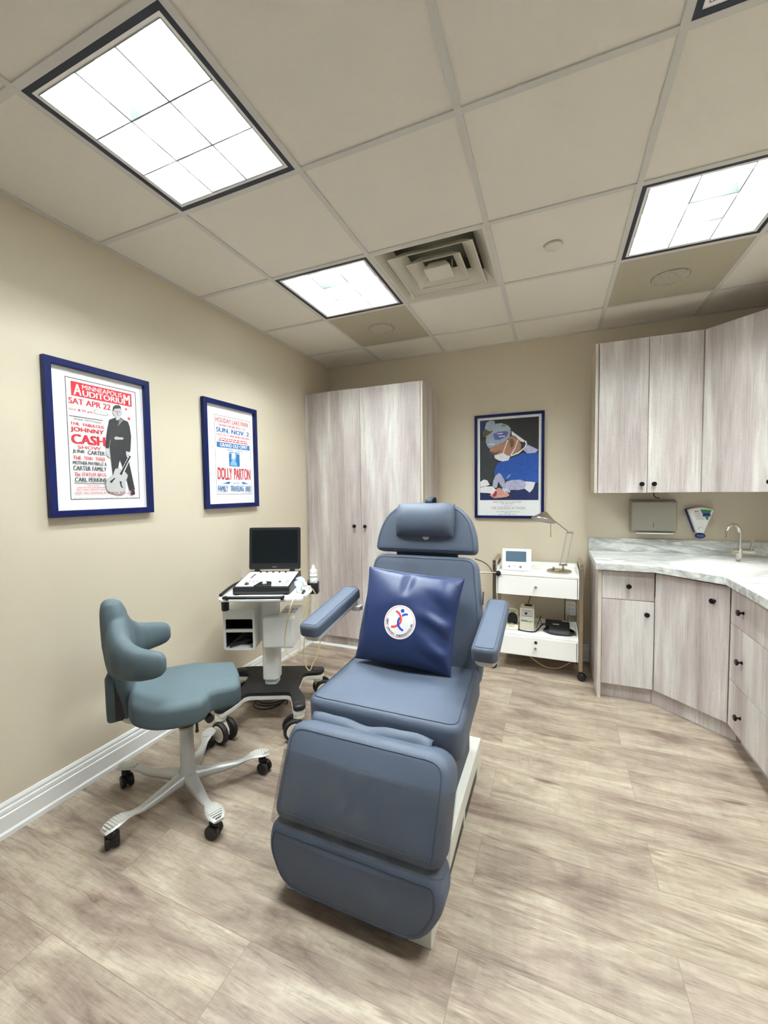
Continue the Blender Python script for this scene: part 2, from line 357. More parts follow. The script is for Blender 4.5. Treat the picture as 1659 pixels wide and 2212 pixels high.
# text -> flat mesh data (verts 2d, faces), unit box scaled to (w,h)
_tc = {}
def text_mesh(s, bold=0):
    if (s, bold) in _tc: return _tc[(s, bold)]
    cu = bpy.data.curves.new('t', 'FONT'); cu.body = s; cu.size = 1; cu.offset = bold; cu.resolution_u = 3
    ob = bpy.data.objects.new('t', cu); COL.objects.link(ob); bpy.context.view_layer.update()
    dg = bpy.context.evaluated_depsgraph_get(); me = bpy.data.meshes.new_from_object(ob.evaluated_get(dg))
    vs = [(v.co.x, v.co.y) for v in me.vertices]; fs = [tuple(p.vertices) for p in me.polygons]
    bpy.data.objects.remove(ob); bpy.data.curves.remove(cu); bpy.data.meshes.remove(me)
    _tc[(s, bold)] = (vs, fs); return vs, fs
class Print:
    """flat printed matter on a plane: s,t in 0..1 (t down) of a box w x h; layers step off by .04 mm"""
    def __init__(s, M, w, h, mats): s.mb = MB(); s.M = M; s.w = w; s.h = h; s.mats = mats; s.k = 0; s.map = None
    def mi(s, m):
        if m not in s.mats: s.mats.append(m)
        return s.mats.index(m)
    def pt(s, a, b): return Vector((a*s.w, -b*s.h, .0002+s.k*.00004))
    def put(s, pts, fs, m):
        s.k += 1; s.mb.add([s.pt(a, b) for a, b in pts], fs, s.mi(m), s.M)
    def poly(s, pts, m):
        tri = tessellate_polygon([[Vector((a, b, 0)) for a, b in pts]]); s.put(pts, [tuple(t) for t in tri], m)
    def rect(s, a0, b0, a1, b1, m): s.put([(a0, b0), (a1, b0), (a1, b1), (a0, b1)], [(0, 1, 2, 3)], m)
    def outline(s, a0, b0, a1, b1, lw, m):
        lx = lw/s.w; ly = lw/s.h
        s.rect(a0, b0, a1, b0+ly, m); s.rect(a0, b1-ly, a1, b1, m); s.rect(a0, b0, a0+lx, b1, m); s.rect(a1-lx, b0, a1, b1, m)
    def text(s, str_, a0, b0, a1, b1, m, bold=.0):
        vs, fs = text_mesh(str_, min(bold, 0))
        if not vs: return
        x0 = min(v[0] for v in vs); x1 = max(v[0] for v in vs); y0 = min(v[1] for v in vs); y1 = max(v[1] for v in vs)
        d = max(0, bold)*.6*(a1-a0)/(x1-x0)
        for q in ((-d, 0, d) if d else (0,)):
            s.put([(a0+d+(x-x0)/(x1-x0)*(a1-a0-2*d)+q, b1-(y-y0)/(y1-y0)*(b1-b0)) for x, y in vs], fs, m)
    def dashes(s, a0, b0, a1, b1, m, seed=1):
        rn = random.Random(seed); a = a0
        while a < a1-.01:
            l = rn.uniform(.03, .09); s.rect(a, b0, min(a+l, a1), b1, m); a += l+.018
    def star(s, a, b, r, m):
        pts = []
        for k in range(10):
            an = PI/2+k*PI/5; q = r if k % 2 == 0 else r*.42; pts.append((a+q*math.cos(an)/s.w, b-q*math.sin(an)/s.h))
        s.poly(pts, m)
    def build(s, name, parent): return s.mb.build(name, s.mats, parent, smooth=0)
# ------------------------------------------------------------------ room shell
H = 2.6234; RX = 3.59; FY = -4.55; T = .6096; XC = .5639; YW = .4167
gx = [0]+[XC+i*T for i in range(5)]+[RX]; gy = [0]+[-YW-j*T for j in range(7)]+[FY]   # grid lines
struct(MB().box(-.1, RX+.1, FY-.1, .1, -.06, 0).build('floor', 'floor'))
struct(MB().box(-.1, 0, FY-.1, .1, 0, H+.2).build('wall_left', 'wall'))
struct(MB().box(0, RX, 0, .1, 0, H+.2).build('wall_back', 'wall'))
struct(MB().box(RX, RX+.1, FY-.1, .1, 0, H+.2).build('wall_right', 'wall'))
# ceiling: lay-in tiles on a T-bar grid, open where lights and the air diffuser sit.  cell (ix, jy): ix 0..5, jy 0..7 counted from the left / back walls
LIGHTS = [(1, 4), (1, 2), (4, 2), (4, 4)]; SPK = [(1, 1), (4, 1)]; VENT = (2, 2)
cb = MB(); zt = H+.006; bw = .012
for i in range(6):
    for j in range(8):
        x0, x1, y1, y0 = gx[i], gx[i+1], gy[j], gy[j+1]
        if (i, j) in LIGHTS or (i, j) in SPK or (i, j) == VENT: continue
        cb.box(x0, x1, y0, y1, zt, zt+.015, 0)
for x in gx[1:-1]: cb.box(x-bw, x+bw, FY, 0, H, zt, 1)
for y in gy[1:-1]:
    for i in range(6): cb.box(gx[i]+(bw if i else 0), gx[i+1]-(bw if i < 5 else 0), y-bw, y+bw, H+.0004, zt, 1)
wa = .022
for q in ((0, wa, FY, 0), (RX-wa, RX, FY, 0), (wa, RX-wa, -wa, 0), (wa, RX-wa, FY, FY+wa)): cb.box(*q, H-.0005, zt, 1)
struct(cb.build('ceiling', ['tile', 'bar'], smooth=0))
# baseboards (moulded profile), quarter round
def base_profile(): return [(0, 0), (.022, 0), (.022, .018), (.016, .026), (.016, .088), (.012, .092), (.013, .098), (.012, .112), (.008, .117), (.009, .128), (.004, .14), (0, .14)]
def baseboard(name, M, l):
    mb = MB(); p = base_profile(); mb.prism(p, 0, l, 0, M); return struct(mb.build(name, 'trim', smooth=0))
baseboard('baseboard_left', frame((0, FY, 0), (1, 0, 0), (0, 0, 1), (0, 1, 0)), -.4215-FY)
baseboard('baseboard_back', frame((2.352, 0, 0), (0, -1, 0), (0, 0, 1), (-1, 0, 0)), 2.352-1.108)
baseboard('baseboard_right', frame((RX, FY, 0), (-1, 0, 0), (0, 0, 1), (0, 1, 0)), -1.65-FY)
struct(MB().prism([(0, 0), (.020, 0), (.018, .010), (.010, .018), (0, .021)], 0, 1.065, 0, frame((.0225, -.4225, 0), (0, -1, 0), (0, 0, 1), (1, 0, 0))).build('trim_1', 'trim'))
# ------------------------------------------------------------------ ceiling lights
def ceiling_light(label):
    t = thing('ceiling_light', label, 'ceiling light', (0, 0, H), 0, 'recessed square ceiling lights')
    h = (T-.024)/2-.001
    mb = MB()
    mb.holed([(-h, -h), (h, -h), (h, h), (-h, h)], [(-h+.017, -h+.017), (h-.017, -h+.017), (h-.017, h-.017), (-h+.017, h-.017)], .001, .012)
    mb.build('frame', 'lampframe', t, True, smooth=0)
    q = h-.017; r = q-.013
    mb = MB(); mb.holed([(-q, -q), (q, -q), (q, q), (-q, q)], [(-r, -r), (r, -r), (r, r), (-r, r)], .003, .014); mb.build('inner_rim', 'white', t, True, smooth=0)
    # housing: five inner faces with thickness
    mb = MB(); e = h-.004; z0, z1 = .0135, .135
    mb.box(-e, e, -e, e, z1, z1+.004); mb.box(-e, -e+.004, -e, e, z0, z1); mb.box(e-.004, e, -e, e, z0, z1); mb.box(-e+.004, e-.004, -e, -e+.004, z0, z1); mb.box(-e+.004, e-.004, e-.004, e, z0, z1)
    mb.build('housing', 'housing', t, True, smooth=0)
    # parabolic louver: 3 x 3 funnels
    lv = MB(); c = 2*r/3; N = 7; hh = .066
    for i in range(3):
        for j in range(3):
            cx, cy = -r+c*(i+.5), -r+c*(j+.5); rings = []
            for k in range(N+1):
                s_ = k/N; a = c/2-.0012-.018*s_**1.9
                rings.append([(cx-a, cy-a, .004+hh*s_), (cx+a, cy-a, .004+hh*s_), (cx+a, cy+a, .004+hh*s_), (cx-a, cy+a, .004+hh*s_)])
            vs = [p for rg in rings for p in rg]; fs = []
            for k in range(N):
                for d in range(4): e2 = (d+1) % 4; fs.append((k*4+d, k*4+e2, (k+1)*4+e2, (k+1)*4+d))
            lv.add(vs, fs)
            # top web between neighbouring funnels
            a = c/2-.0012-.018; o = c/2
            lv.holed([(cx-o, cy-o), (cx+o, cy-o), (cx+o, cy+o), (cx-o, cy+o)], [(cx-a, cy-a), (cx+a, cy-a), (cx+a, cy+a), (cx-a, cy+a)], .004+hh, .005+hh)
    for k in range(4):
        p = -r+c*k; lv.box(p-.0026, p+.0026, -r, r, .0030, .006); lv.box(-r, r, p-.0026, p+.0026, .0030, .006)
    lv.build('louver', 'louver', t, True, smooth=30)
    for sx in (-1, 1):
        x0, x1 = sx*c-.038, sx*c+.038; y0, y1 = -r+.03, r-.05; pts = [(x0, y0, .10)]+[(x0, y1-.038, .10)]
        for k in range(1, 9): an = PI-PI*k/8; pts.append((sx*c+.038*math.cos(an), y1-.038+.038*math.sin(an), .10))
        pts += [(x1, y0, .10)]
        tb = MB(); tb.tube(pts, .0125, 10); u = tb.build('lamp_tube', 'tube', t, True)
        sb = MB(); sb.box(x0-.02, x1+.02, y0-.022, y0+.004, .085, .13); sb.build('socket', 'white', u, True, smooth=0)
    return t
def cellc(i, j): return ((gx[i]+gx[i+1])/2, (gy[j]+gy[j+1])/2, H)
L0 = ceiling_light('large-looking lit louvered ceiling light in the upper left of the photo, nearest the left wall'); L0.location = cellc(*LIGHTS[0])
dup(L0, cellc(*LIGHTS[1]), 'lit louvered ceiling light between the air vent and the left wall, before the speaker panel')
dup(L0, cellc(*LIGHTS[2]), 'lit louvered ceiling light above the wall cabinets at the right edge')
dup(L0, cellc(*LIGHTS[3]), 'lit louvered ceiling light of which only a corner shows at the top right')
# ------------------------------------------------------------------ ceiling vent, speakers, sprinkler cover
t = thing('ceiling_vent', 'square white air vent with nested square cones in the ceiling grid', 'air vent', cellc(*VENT))
h = T/2-.0125
def sq(a): return [(-a, -a), (a, -a), (a, a), (-a, a)]
def frust(mb, a0, z0, a1, z1, th=.0015):
    vs = [(x, y, z0) for x, y in sq(a0)]+[(x, y, z1) for x, y in sq(a1)]+[(x, y, z0+th) for x, y in sq(a0)]+[(x, y, z1+th) for x, y in sq(a1)]
    fs = []
    for d in range(4):
        e = (d+1) % 4; fs += [(d, e, 4+e, 4+d), (8+e, 8+d, 12+d, 12+e), (d, 8+d, 8+e, e), (4+d, 4+e, 12+e, 12+d)]
    mb.add(vs, fs)
mb = MB(); frust(mb, h, .002, h-.012, .002); frust(mb, h-.012, .002, .215, .075); mb.build('frame', 'vent', t, True, smooth=0)
mb = MB(); mb.box(-.216, .216, -.216, .216, .16, .165); 
for sx in (-1, 1): mb.box(sx*.216-.002, sx*.216+.002, -.216, .216, .075, .16); mb.box(-.214, .214, sx*.216-.002, sx*.216+.002, .075, .16)
mb.build('duct', 'ventdark', t, True, smooth=0)
for a, zb, zt_, ai in ((.226, -.004, .060, .150), (.147, -.008, .050, .085)):
    mb = MB(); frust(mb, a, zb, ai, zt_); frust(mb, a, zb, a-.006, zb+.0005, .003)
    for sx in (-1, 1): mb.box(sx*ai*.6-.002, sx*ai*.6+.002, ai-.004, ai+.02, zt_-.02, zt_+.05)
    mb.build('cone', 'vent', t, True, smooth=0)
mb = MB(); mb.prism(rrect(.145, .135, .006), -.011, -.005); frust(mb, .070, -.006, .045, .03); mb.build('centre_plate', 'vent', t, True, smooth=0)
def speaker(ij, label):
    t = thing('ceiling_speaker', label, 'ceiling speaker', cellc(*ij), 0, 'ceiling speaker panels')
    h = T/2-.0125; mb = MB(); mb.prism(sq(h), .001, .004); mb.build('panel', 'speaker', t, True, smooth=0)
    mb = MB(); rr = .098
    mb.lathe([(rr, -.001), (rr, .001)], 40)
    g = .0105; n = int(rr/g)
    for a in range(-n, n+1):
        for b in range(-n, n+1):
            x, y = a*g+(b % 2)*g/2, b*g*.87
            if x*x+y*y < (rr-.006)**2: mb.lathe([(.0034, -.0022), (.0034, -.0009)], 6, 1, Matrix.Translation((x, y, 0)))
    mb.build('grille', ['grille', 'vent'], t, True, smooth=0); return t
speaker(SPK[0], 'tan ceiling speaker panel with round grille behind the middle ceiling light')
speaker(SPK[1], 'tan ceiling speaker panel with round grille in front of the wall cabinets')
sp = MB().lathe([(.043, 2.6255), (.043, 2.618), (.040, 2.616)], 32, 0, Matrix.Translation((2.07, -1.331, 0))).build('sprinkler_cover', 'vent')
tag(sp, 'small round white sprinkler cover plate on a ceiling tile', 'sprinkler cover')
# ------------------------------------------------------------------ framed posters
def framed(label, M, w, h, fw, dep, art):
    O = M @ Vector((w/2, -h/2, 0)); t = thing('framed_poster', label, 'framed poster', tuple(O), 0, 'framed posters on the walls')
    mb = MB(); mb.holed([(0, 0), (w, 0), (w, -h), (0, -h)], [(fw, -fw), (w-fw, -fw), (w-fw, -h+fw), (fw, -h+fw)], .002, dep, 0, M)
    mb.build('frame', 'navyframe', t, smooth=0, bevel=.0015)
    mb = MB(); mb.box(fw-.004, w-fw+.004, -h+fw-.004, -fw+.004, .004, .0085, 0, M); mb.build('mat_board', 'paper', t, smooth=0)
    art(t); return t
LW = lambda y, z: frame((0, y, z), (0, 1, 0), (0, 0, 1), (1, 0, 0))
CASH = {
'hair':[(0.622,0.203),(0.628,0.18),(0.66,0.16),(0.718,0.152),(0.747,0.162),(0.753,0.189),(0.736,0.18),(0.695,0.187),(0.651,0.192),(0.636,0.213),(0.619,0.219)],
'face':[(0.622,0.213),(0.645,0.189),(0.695,0.183),(0.742,0.176),(0.756,0.196),(0.768,0.213),(0.75,0.238),(0.721,0.259),(0.727,0.279),(0.674,0.295),(0.672,0.265),(0.639,0.252),(0.619,0.236)],
'shirt':[(0.564,0.298),(0.657,0.27),(0.674,0.298),(0.721,0.286),(0.742,0.261),(0.791,0.28),(0.85,0.289),(0.876,0.33),(0.893,0.422),(0.876,0.534),(0.864,0.57),(0.8,0.563),(0.815,0.489),(0.803,0.466),(0.566,0.474),(0.558,0.504),(0.54,0.554),(0.496,0.552),(0.499,0.494),(0.526,0.397)],
'collar':[(0.721,0.286),(0.759,0.265),(0.78,0.284),(0.683,0.349),(0.698,0.326)],
'trousers':[(0.572,0.474),(0.818,0.46),(0.838,0.564),(0.847,0.679),(0.92,0.917),(0.829,0.924),(0.774,0.765),(0.698,0.638),(0.674,0.707),(0.622,0.829),(0.575,0.942),(0.581,0.771),(0.558,0.6),(0.555,0.534)],
'buckle':[(0.625,0.455),(0.651,0.439),(0.701,0.443),(0.768,0.441),(0.762,0.46),(0.701,0.464),(0.642,0.469)],
'handL':[(0.502,0.554),(0.543,0.556),(0.558,0.6),(0.555,0.637),(0.52,0.624),(0.496,0.603)],
'handR':[(0.8,0.564),(0.861,0.568),(0.891,0.577),(0.867,0.616),(0.838,0.63),(0.812,0.619),(0.797,0.589)],
'neck':[(0.704,0.753),(0.841,0.601),(0.885,0.541),(0.934,0.534),(0.923,0.575),(0.879,0.612),(0.747,0.767)],
'fret':[(0.683,0.776),(0.853,0.601),(0.876,0.608),(0.712,0.787)],
'gbody':[(0.601,0.755),(0.622,0.728),(0.674,0.721),(0.712,0.737),(0.777,0.755),(0.815,0.781),(0.806,0.811),(0.762,0.843),(0.768,0.898),(0.756,0.944),(0.707,0.966),(0.625,0.965),(0.531,0.945),(0.479,0.921),(0.464,0.877),(0.479,0.831),(0.531,0.808),(0.581,0.788)],
'shoe':[(0.855,0.928),(0.911,0.921),(0.917,0.963),(0.841,0.965)],
'fholeA':[(0.528,0.847),(0.561,0.831),(0.604,0.811),(0.619,0.815),(0.584,0.838),(0.558,0.861)],
'fholeB':[(0.677,0.84),(0.709,0.843),(0.707,0.875),(0.727,0.898),(0.712,0.905),(0.689,0.882)],
'star1':[(0.826,0.178)],
'star2':[(0.867,0.261)],
'bottle':[(0.365,0.231),(0.403,0.224),(0.52,0.229),(0.537,0.24),(0.566,0.252),(0.534,0.263),(0.505,0.268),(0.377,0.265),(0.359,0.252)],
}
def art_cash(t):
    p = Print(frame((.0088, -2.434, 1.943), (0, 1, 0), (0, 0, 1), (1, 0, 0)), .3425, .567, ['ink'])
    p.outline(0, 0, 1, 1, .003, 'ink'); p.rect(.07, .028, .93, .145, 'red')
    p.text('MINNEAPOLIS', .215, .040, .78, .078, 'inkw', .02); p.text('A', .10, .045, .205, .134, 'inkw', .05); p.text('M', .80, .045, .905, .134, 'inkw', .05); p.text('UDITORIU', .215, .086, .79, .134, 'inkw', .05)
    p.text('SAT APR 22', .03, .163, .60, .212, 'red', .05); p.text('SHOW', .03, .25, .12, .268, 'red', .02); p.text('8:30 pm', .145, .247, .345, .272, 'red', .02)
    p.poly(CASH['bottle'], 'ink'); p.poly([(a*.93+.032, b*.9+.0245) for a, b in CASH['bottle']], 'inkw'); p.text('Tickets', .405, .236, .50, .243, 'red'); p.text('Reserved', .405, .248, .52, .255, 'red')
    p.rect(.03, .311, .48, .3155, 'ink'); p.text('SMOKEY SMITH Presents', .085, .326, .455, .342, 'ink', .01)
    p.text('THE', .035, .36, .155, .385, 'red', .05); p.text('FABULOUS', .20, .36, .49, .385, 'red', .05); p.text('JOHNNY', .035, .400, .485, .445, 'red', .06); p.text('CASH', .04, .458, .50, .535, 'red', .08)
    p.text('SHOW', .12, .548, .43, .576, 'red', .02); p.text('JUNE', .05, .585, .205, .62, 'ink', .04); p.text('CARTER', .245, .585, .48, .62, 'ink', .04)
    p.text('THE', .055, .637, .155, .668, 'red', .03); p.text('TENN.', .19, .637, .315, .668, 'red', .03); p.text('THREE', .345, .637, .485, .668, 'red', .03)
    p.text('MOTHER MAYBELLE &', .045, .679, .50, .709, 'ink', .04); p.text('CARTER FAMILY', .045, .720, .495, .757, 'ink', .04)
    p.text('The STATLER BROS.', .055, .773, .495, .803, 'red', .03); p.text('CARL PERKINS', .06, .816, .485, .852, 'ink', .04); p.rect(.05, .862, .49, .867, 'ink')
    p.text('TICKETS ON SALE', .21, .876, .375, .887, 'red', .02); p.text('DOWNTOWN TICKET OFFICE MINNEAPOLIS', .08, .893, .465, .905, 'red', .02); p.text('FIELD TICKET OFFICE ST. PAUL', .07, .913, .46, .925, 'red', .02)
    for k, m in (('trousers', 'ink'), ('handL', 'grey'), ('handR', 'grey'), ('shirt', 'ink'), ('collar', 'grey2'), ('buckle', 'grey'), ('face', 'grey'), ('hair', 'ink'), ('shoe', 'ink'), ('gbody', 'grey2'), ): p.poly(CASH[k], m)
    g = CASH['gbody']; cx = sum(a for a, b in g)/len(g); cy = sum(b for a, b in g)/len(g)
    p.poly([(cx+(a-cx)*.955, cy+(b-cy)*.965) for a, b in g], 'grey'); p.poly(CASH['neck'], 'inkw'); p.poly(CASH['fret'], 'ink'); p.poly(CASH['fholeA'], 'ink'); p.poly(CASH['fholeB'], 'ink')
    for k in range(6): a, b = .735+.019*k, .722-.024*k; p.rect(a, b, a+.018, b+.006, 'ink')
    for a, b in ((.655, .212), (.70, .212)): p.rect(a, b, a+.03, b+.004, 'ink')
    p.rect(.675, .243, .715, .246, 'ink'); p.poly([(.683, .214), (.692, .214), (.698, .232), (.680, .232)], 'grey2')
    p.star(.826, .178, .0095, 'red'); p.star(.867, .261, .0115, 'red')
    p.text('EVERY SEAT RESERVED $1.50 - $2.00 - $2.50 - $3.00', .05, .937, .88, .955, 'red', .02)
    for a, b in ((.03, .38), (.46, .66), (.76, .93)): p.dashes(a, .986, b, .989, 'dim', 3)
    p.build('print', t)
framed('navy framed red and black concert poster of a man with a guitar, left of two', LW(-2.527, 2.013), .505, .716, .030, .028, art_cash)
DOL = {
'photo':[(0.345,0.444),(0.643,0.446),(0.631,0.629),(0.334,0.629)],
'face':[(0.433,0.472),(0.474,0.453),(0.515,0.463),(0.529,0.489),(0.512,0.521),(0.468,0.538),(0.436,0.525)],
'hair':[(0.404,0.542),(0.415,0.48),(0.465,0.448),(0.532,0.455),(0.555,0.497),(0.544,0.544),(0.509,0.565),(0.436,0.559)],
'body':[(0.375,0.619),(0.401,0.572),(0.442,0.559),(0.509,0.561),(0.55,0.574),(0.579,0.623)],
}
def art_dolly(t):
    p = Print(frame((.0088, -1.5435, 1.920), (0, 1, 0), (0, 0, 1), (1, 0, 0)), .343, .530, ['ink'])
    p.outline(0, 0, 1, 1, .002, 'ink'); p.text('HOLIDAY LAKE PARK', .03, .026, .95, .086, 'red', .02); p.text('SPARTANBURG, S.C.', .11, .107, .89, .136, 'red', .03)
    p.text('SUN. NOV. 2', .035, .152, .96, .21, 'bink', .06); p.text('3 P.M. TILL 11 FREE RIDES FOR KIDS', .04, .228, .96, .256, 'red', .02)
    p.dashes(.12, .281, .88, .292, 'red', 4); p.dashes(.09, .306, .92, .318, 'red', 5); p.rect(.04, .335, .96, .397, 'bink'); p.text('GRAND OLE OPRY.', .12, .344, .91, .389, 'inkw', .05)
    p.text('PRESENTS', .30, .416, .50, .434, 'bink', .01); p.text('IN PERSON', .55, .416, .74, .434, 'bink', .01)
    p.rect(.355, .445, .65, .629, 'bink')
    for k in range(6): p.rect(.355+.05*k, .445, .355+.05*k+.03, .45, 'inkw')
    p.rect(.355, .46, .65, .468, 'inkw')
    for k, m in (('hair', 'lblue'), ('body', 'lblue'), ('face', 'inkw')): p.poly(DOL[k], m)
    p.rect(.455, .483, .475, .487, 'bink'); p.rect(.49, .483, .51, .487, 'bink'); p.rect(.465, .512, .50, .516, 'bink')
    p.text('DOLLY', .04, .655, .425, .808, 'red', .03); p.text('PARTON', .48, .655, .96, .808, 'red', .03); p.text('AND HER', .435, .845, .62, .862, 'bink', .02)
    for sx in (-1, 1): p.poly([(.53+sx*x, y) for x, y in ((.15, .842), (.22, .835), (.28, .848), (.40, .862), (.28, .858), (.20, .862))], 'bink')
    p.text('FAMILY', .04, .886, .30, .962, 'bink', .03); p.text('TRAVELING', .37, .886, .74, .962, 'bink', .03); p.text('BAND', .80, .886, .96, .962, 'bink', .03)
    p.dashes(.04, .975, .27, .978, 'dim', 6); p.dashes(.72, .975, .96, .978, 'dim', 7)
    p.build('print', t)
framed('navy framed red and blue country concert poster, nearer the wardrobe', LW(-1.648, 2.0145), .505, .717, .030, .028, art_dolly)
SUR = {
'gown':[(0.998,0.424),(0.954,0.428),(0.816,0.437),(0.747,0.422),(0.666,0.453),(0.542,0.481),(0.496,0.51),(0.379,0.521),(0.321,0.533),(0.281,0.581),(0.256,0.651),(0.262,0.693),(0.4,0.696),(0.429,0.753),(0.478,0.75),(0.781,0.769),(0.948,0.788),(1.002,0.795)],
'gowndark':[(0.536,0.887),(0.764,0.875),(1.002,0.808),(1.004,1.001),(0.603,1.001),(0.517,0.957)],
'drape':[(0.003,0.903),(0.183,0.934),(0.262,0.976),(0.517,0.97),(0.603,1.001),(0.003,0.999)],
'asst':[(0.003,0.262),(0.083,0.23),(0.112,0.274),(0.143,0.345),(0.168,0.402),(0.252,0.454),(0.281,0.519),(0.321,0.533),(0.271,0.596),(0.223,0.771),(0.003,0.768)],
'blueTL':[(-0.003,0.001),(0.112,0.003),(0.083,0.061),(0.053,0.13),(-0.003,0.17)],
'cap':[(0.103,0.267),(0.112,0.197),(0.162,0.178),(0.212,0.151),(0.223,0.089),(0.281,0.051),(0.377,0.048),(0.475,0.074),(0.532,0.118),(0.536,0.166),(0.513,0.22),(0.475,0.261),(0.379,0.299),(0.271,0.329),(0.168,0.353),(0.129,0.323)],
'cap2':[(0.083,0.096),(0.112,0.028),(0.183,0.004),(0.252,0.015),(0.266,0.05),(0.223,0.117),(0.183,0.15),(0.112,0.119)],
'bandana':[(0.053,0.201),(0.047,0.144),(0.083,0.103),(0.183,0.143),(0.223,0.166),(0.202,0.207),(0.133,0.218)],
'capblue':[(0.231,0.181),(0.3,0.156),(0.436,0.149),(0.494,0.165),(0.465,0.218),(0.34,0.255),(0.252,0.245)],
'capgreen':[(0.348,0.074),(0.427,0.058),(0.494,0.082),(0.417,0.099)],
'face':[(0.168,0.357),(0.281,0.329),(0.398,0.296),(0.494,0.255),(0.513,0.22),(0.572,0.216),(0.666,0.261),(0.714,0.325),(0.703,0.379),(0.628,0.418),(0.561,0.443),(0.475,0.462),(0.417,0.418),(0.34,0.422),(0.241,0.43),(0.183,0.396)],
'ear':[(0.513,0.255),(0.561,0.243),(0.595,0.28),(0.586,0.326),(0.553,0.36),(0.528,0.338)],
'hairb':[(0.59,0.252),(0.666,0.268),(0.714,0.332),(0.695,0.386),(0.62,0.403),(0.601,0.361)],
'mask':[(0.252,0.44),(0.34,0.425),(0.417,0.414),(0.467,0.447),(0.534,0.456),(0.496,0.51),(0.398,0.519),(0.321,0.503),(0.262,0.476)],
'strap':[(0.551,0.153),(0.618,0.191),(0.684,0.229),(0.76,0.272),(0.76,0.3),(0.695,0.283),(0.618,0.226),(0.551,0.201)],
'tie1':[(0.475,0.261),(0.494,0.261),(0.417,0.411),(0.4,0.411)],
'tie2':[(0.647,0.268),(0.664,0.271),(0.609,0.376),(0.542,0.456),(0.526,0.449),(0.601,0.361)],
'tie3':[(0.76,0.272),(0.797,0.287),(0.81,0.322),(0.778,0.369),(0.666,0.433),(0.542,0.463),(0.542,0.45),(0.657,0.412),(0.76,0.361),(0.787,0.32)],
'collar':[(0.751,0.395),(0.816,0.329),(0.9,0.36),(0.992,0.396),(0.954,0.428),(0.816,0.437)],
'gloveA':[(0.223,0.827),(0.233,0.763),(0.273,0.693),(0.34,0.66),(0.39,0.696),(0.438,0.766),(0.429,0.808),(0.379,0.836),(0.342,0.787),(0.321,0.772),(0.302,0.842),(0.262,0.849)],
'gloveB':[(0.379,0.871),(0.4,0.823),(0.467,0.768),(0.555,0.752),(0.697,0.75),(0.772,0.772),(0.799,0.807),(0.772,0.861),(0.67,0.877),(0.536,0.873),(0.526,0.908),(0.467,0.886),(0.429,0.893)],
'cuff':[(0.772,0.772),(0.856,0.776),(0.948,0.785),(0.912,0.862),(0.856,0.91),(0.772,0.861),(0.799,0.807)],
'gloveC':[(0.003,0.768),(0.072,0.737),(0.133,0.752),(0.172,0.806),(0.083,0.826),(0.003,0.832)],
'gloveD':[(0.003,0.839),(0.103,0.826),(0.223,0.827),(0.281,0.871),(0.223,0.926),(0.162,0.912),(0.003,0.903)],
'skin':[(0.172,0.941),(0.281,0.864),(0.342,0.843),(0.419,0.886),(0.496,0.915),(0.517,0.942),(0.467,0.96),(0.262,0.976)],
'wound':[(0.223,0.941),(0.273,0.884),(0.302,0.891),(0.298,0.934),(0.252,0.963)],
'hilite':[(0.457,0.728),(0.515,0.682),(0.54,0.685),(0.486,0.733)],
'glasses':[(0.152,0.38),(0.281,0.406),(0.379,0.374),(0.369,0.392),(0.281,0.427),(0.202,0.421)],
}
def art_surgeon(t):
    p = Print(frame((1.485, -.0088, 1.997), (1, 0, 0), (0, 0, 1), (0, -1, 0)), .478, .687, ['p_black']); p.rect(0, 0, 1, 1, 'p_black')
    for k, m in (('asst', 'p_asst'), ('blueTL', 'p_navy'), ('gown', 'p_gown'), ('gowndark', 'p_navy'), ('drape', 'p_navy'), ('collar', 'p_lil'), ('hairb', 'p_hair'), ('face', 'p_skin'), ('ear', 'p_skind'), ('cap2', 'p_cap'), ('bandana', 'p_olive'),
                 ('cap', 'p_cap'), ('capblue', 'p_capblue'), ('capgreen', 'p_green'), ('strap', 'p_white'), ('glasses', 'p_hair'), ('mask', 'p_white'), ('tie1', 'p_white'), ('tie2', 'p_white'), ('tie3', 'p_white'), ('gloveC', 'p_white'), ('skin', 'p_pink'),
                 ('wound', 'p_wound'), ('gloveD', 'p_white'), ('gloveA', 'p_lil'), ('gloveB', 'p_lil'), ('cuff', 'p_white'), ('hilite', 'p_cap')): p.poly([(min(1, max(0, a)), min(1, max(0, b))) for a, b in SUR[k]], m)
    for a, b, c, d in ((.30, .17, .40, .18), (.33, .205, .44, .215), (.15, .295, .26, .305)): p.rect(a, b, c, d, 'p_white')
    for k in range(3): p.poly([(.40+.03*k, .86), (.415+.03*k, .855), (.455+.035*k, .905), (.44+.035*k, .908)], 'p_white')
    p.dashes(.23, 1.022, .74, 1.028, 'dim', 2); p.dashes(.38, 1.042, .60, 1.047, 'dim', 3); p.text('Exhibition of Art', .42, 1.064, .56, 1.073, 'dim')
    p.text('THE SURGEON AT WORK', .20, 1.082, .79, 1.117, 'dim', -.01); p.dashes(.29, 1.142, .69, 1.147, 'dim', 8); p.dashes(.43, 1.158, .53, 1.162, 'dim', 9); p.dashes(.33, 1.176, .64, 1.181, 'dim', 10)
    p.build('print', t)
framed('navy framed poster of a surgeon in blue gown, behind the desk lamp', frame((1.441, 0, 2.040), (1, 0, 0), (0, 0, 1), (0, -1, 0)), .565, .884, .022, .027, art_surgeon)
# ------------------------------------------------------------------ cabinets
def knob(parent, pos, nrm, r=.0155):
    n = Vector(nrm).normalized(); u = n.cross(Vector((0, 0, 1))).normalized()
    M = frame(pos, u, n.cross(u), n); mb = MB()
    mb.lathe([(.0085, 0), (.0085, .003), (.0052, .006), (.0052, .014), (.010, .017), (r, .020), (r, .026), (r*.85, .0285)], 20, 0, M)
    return mb.build('knob', 'knob', parent)
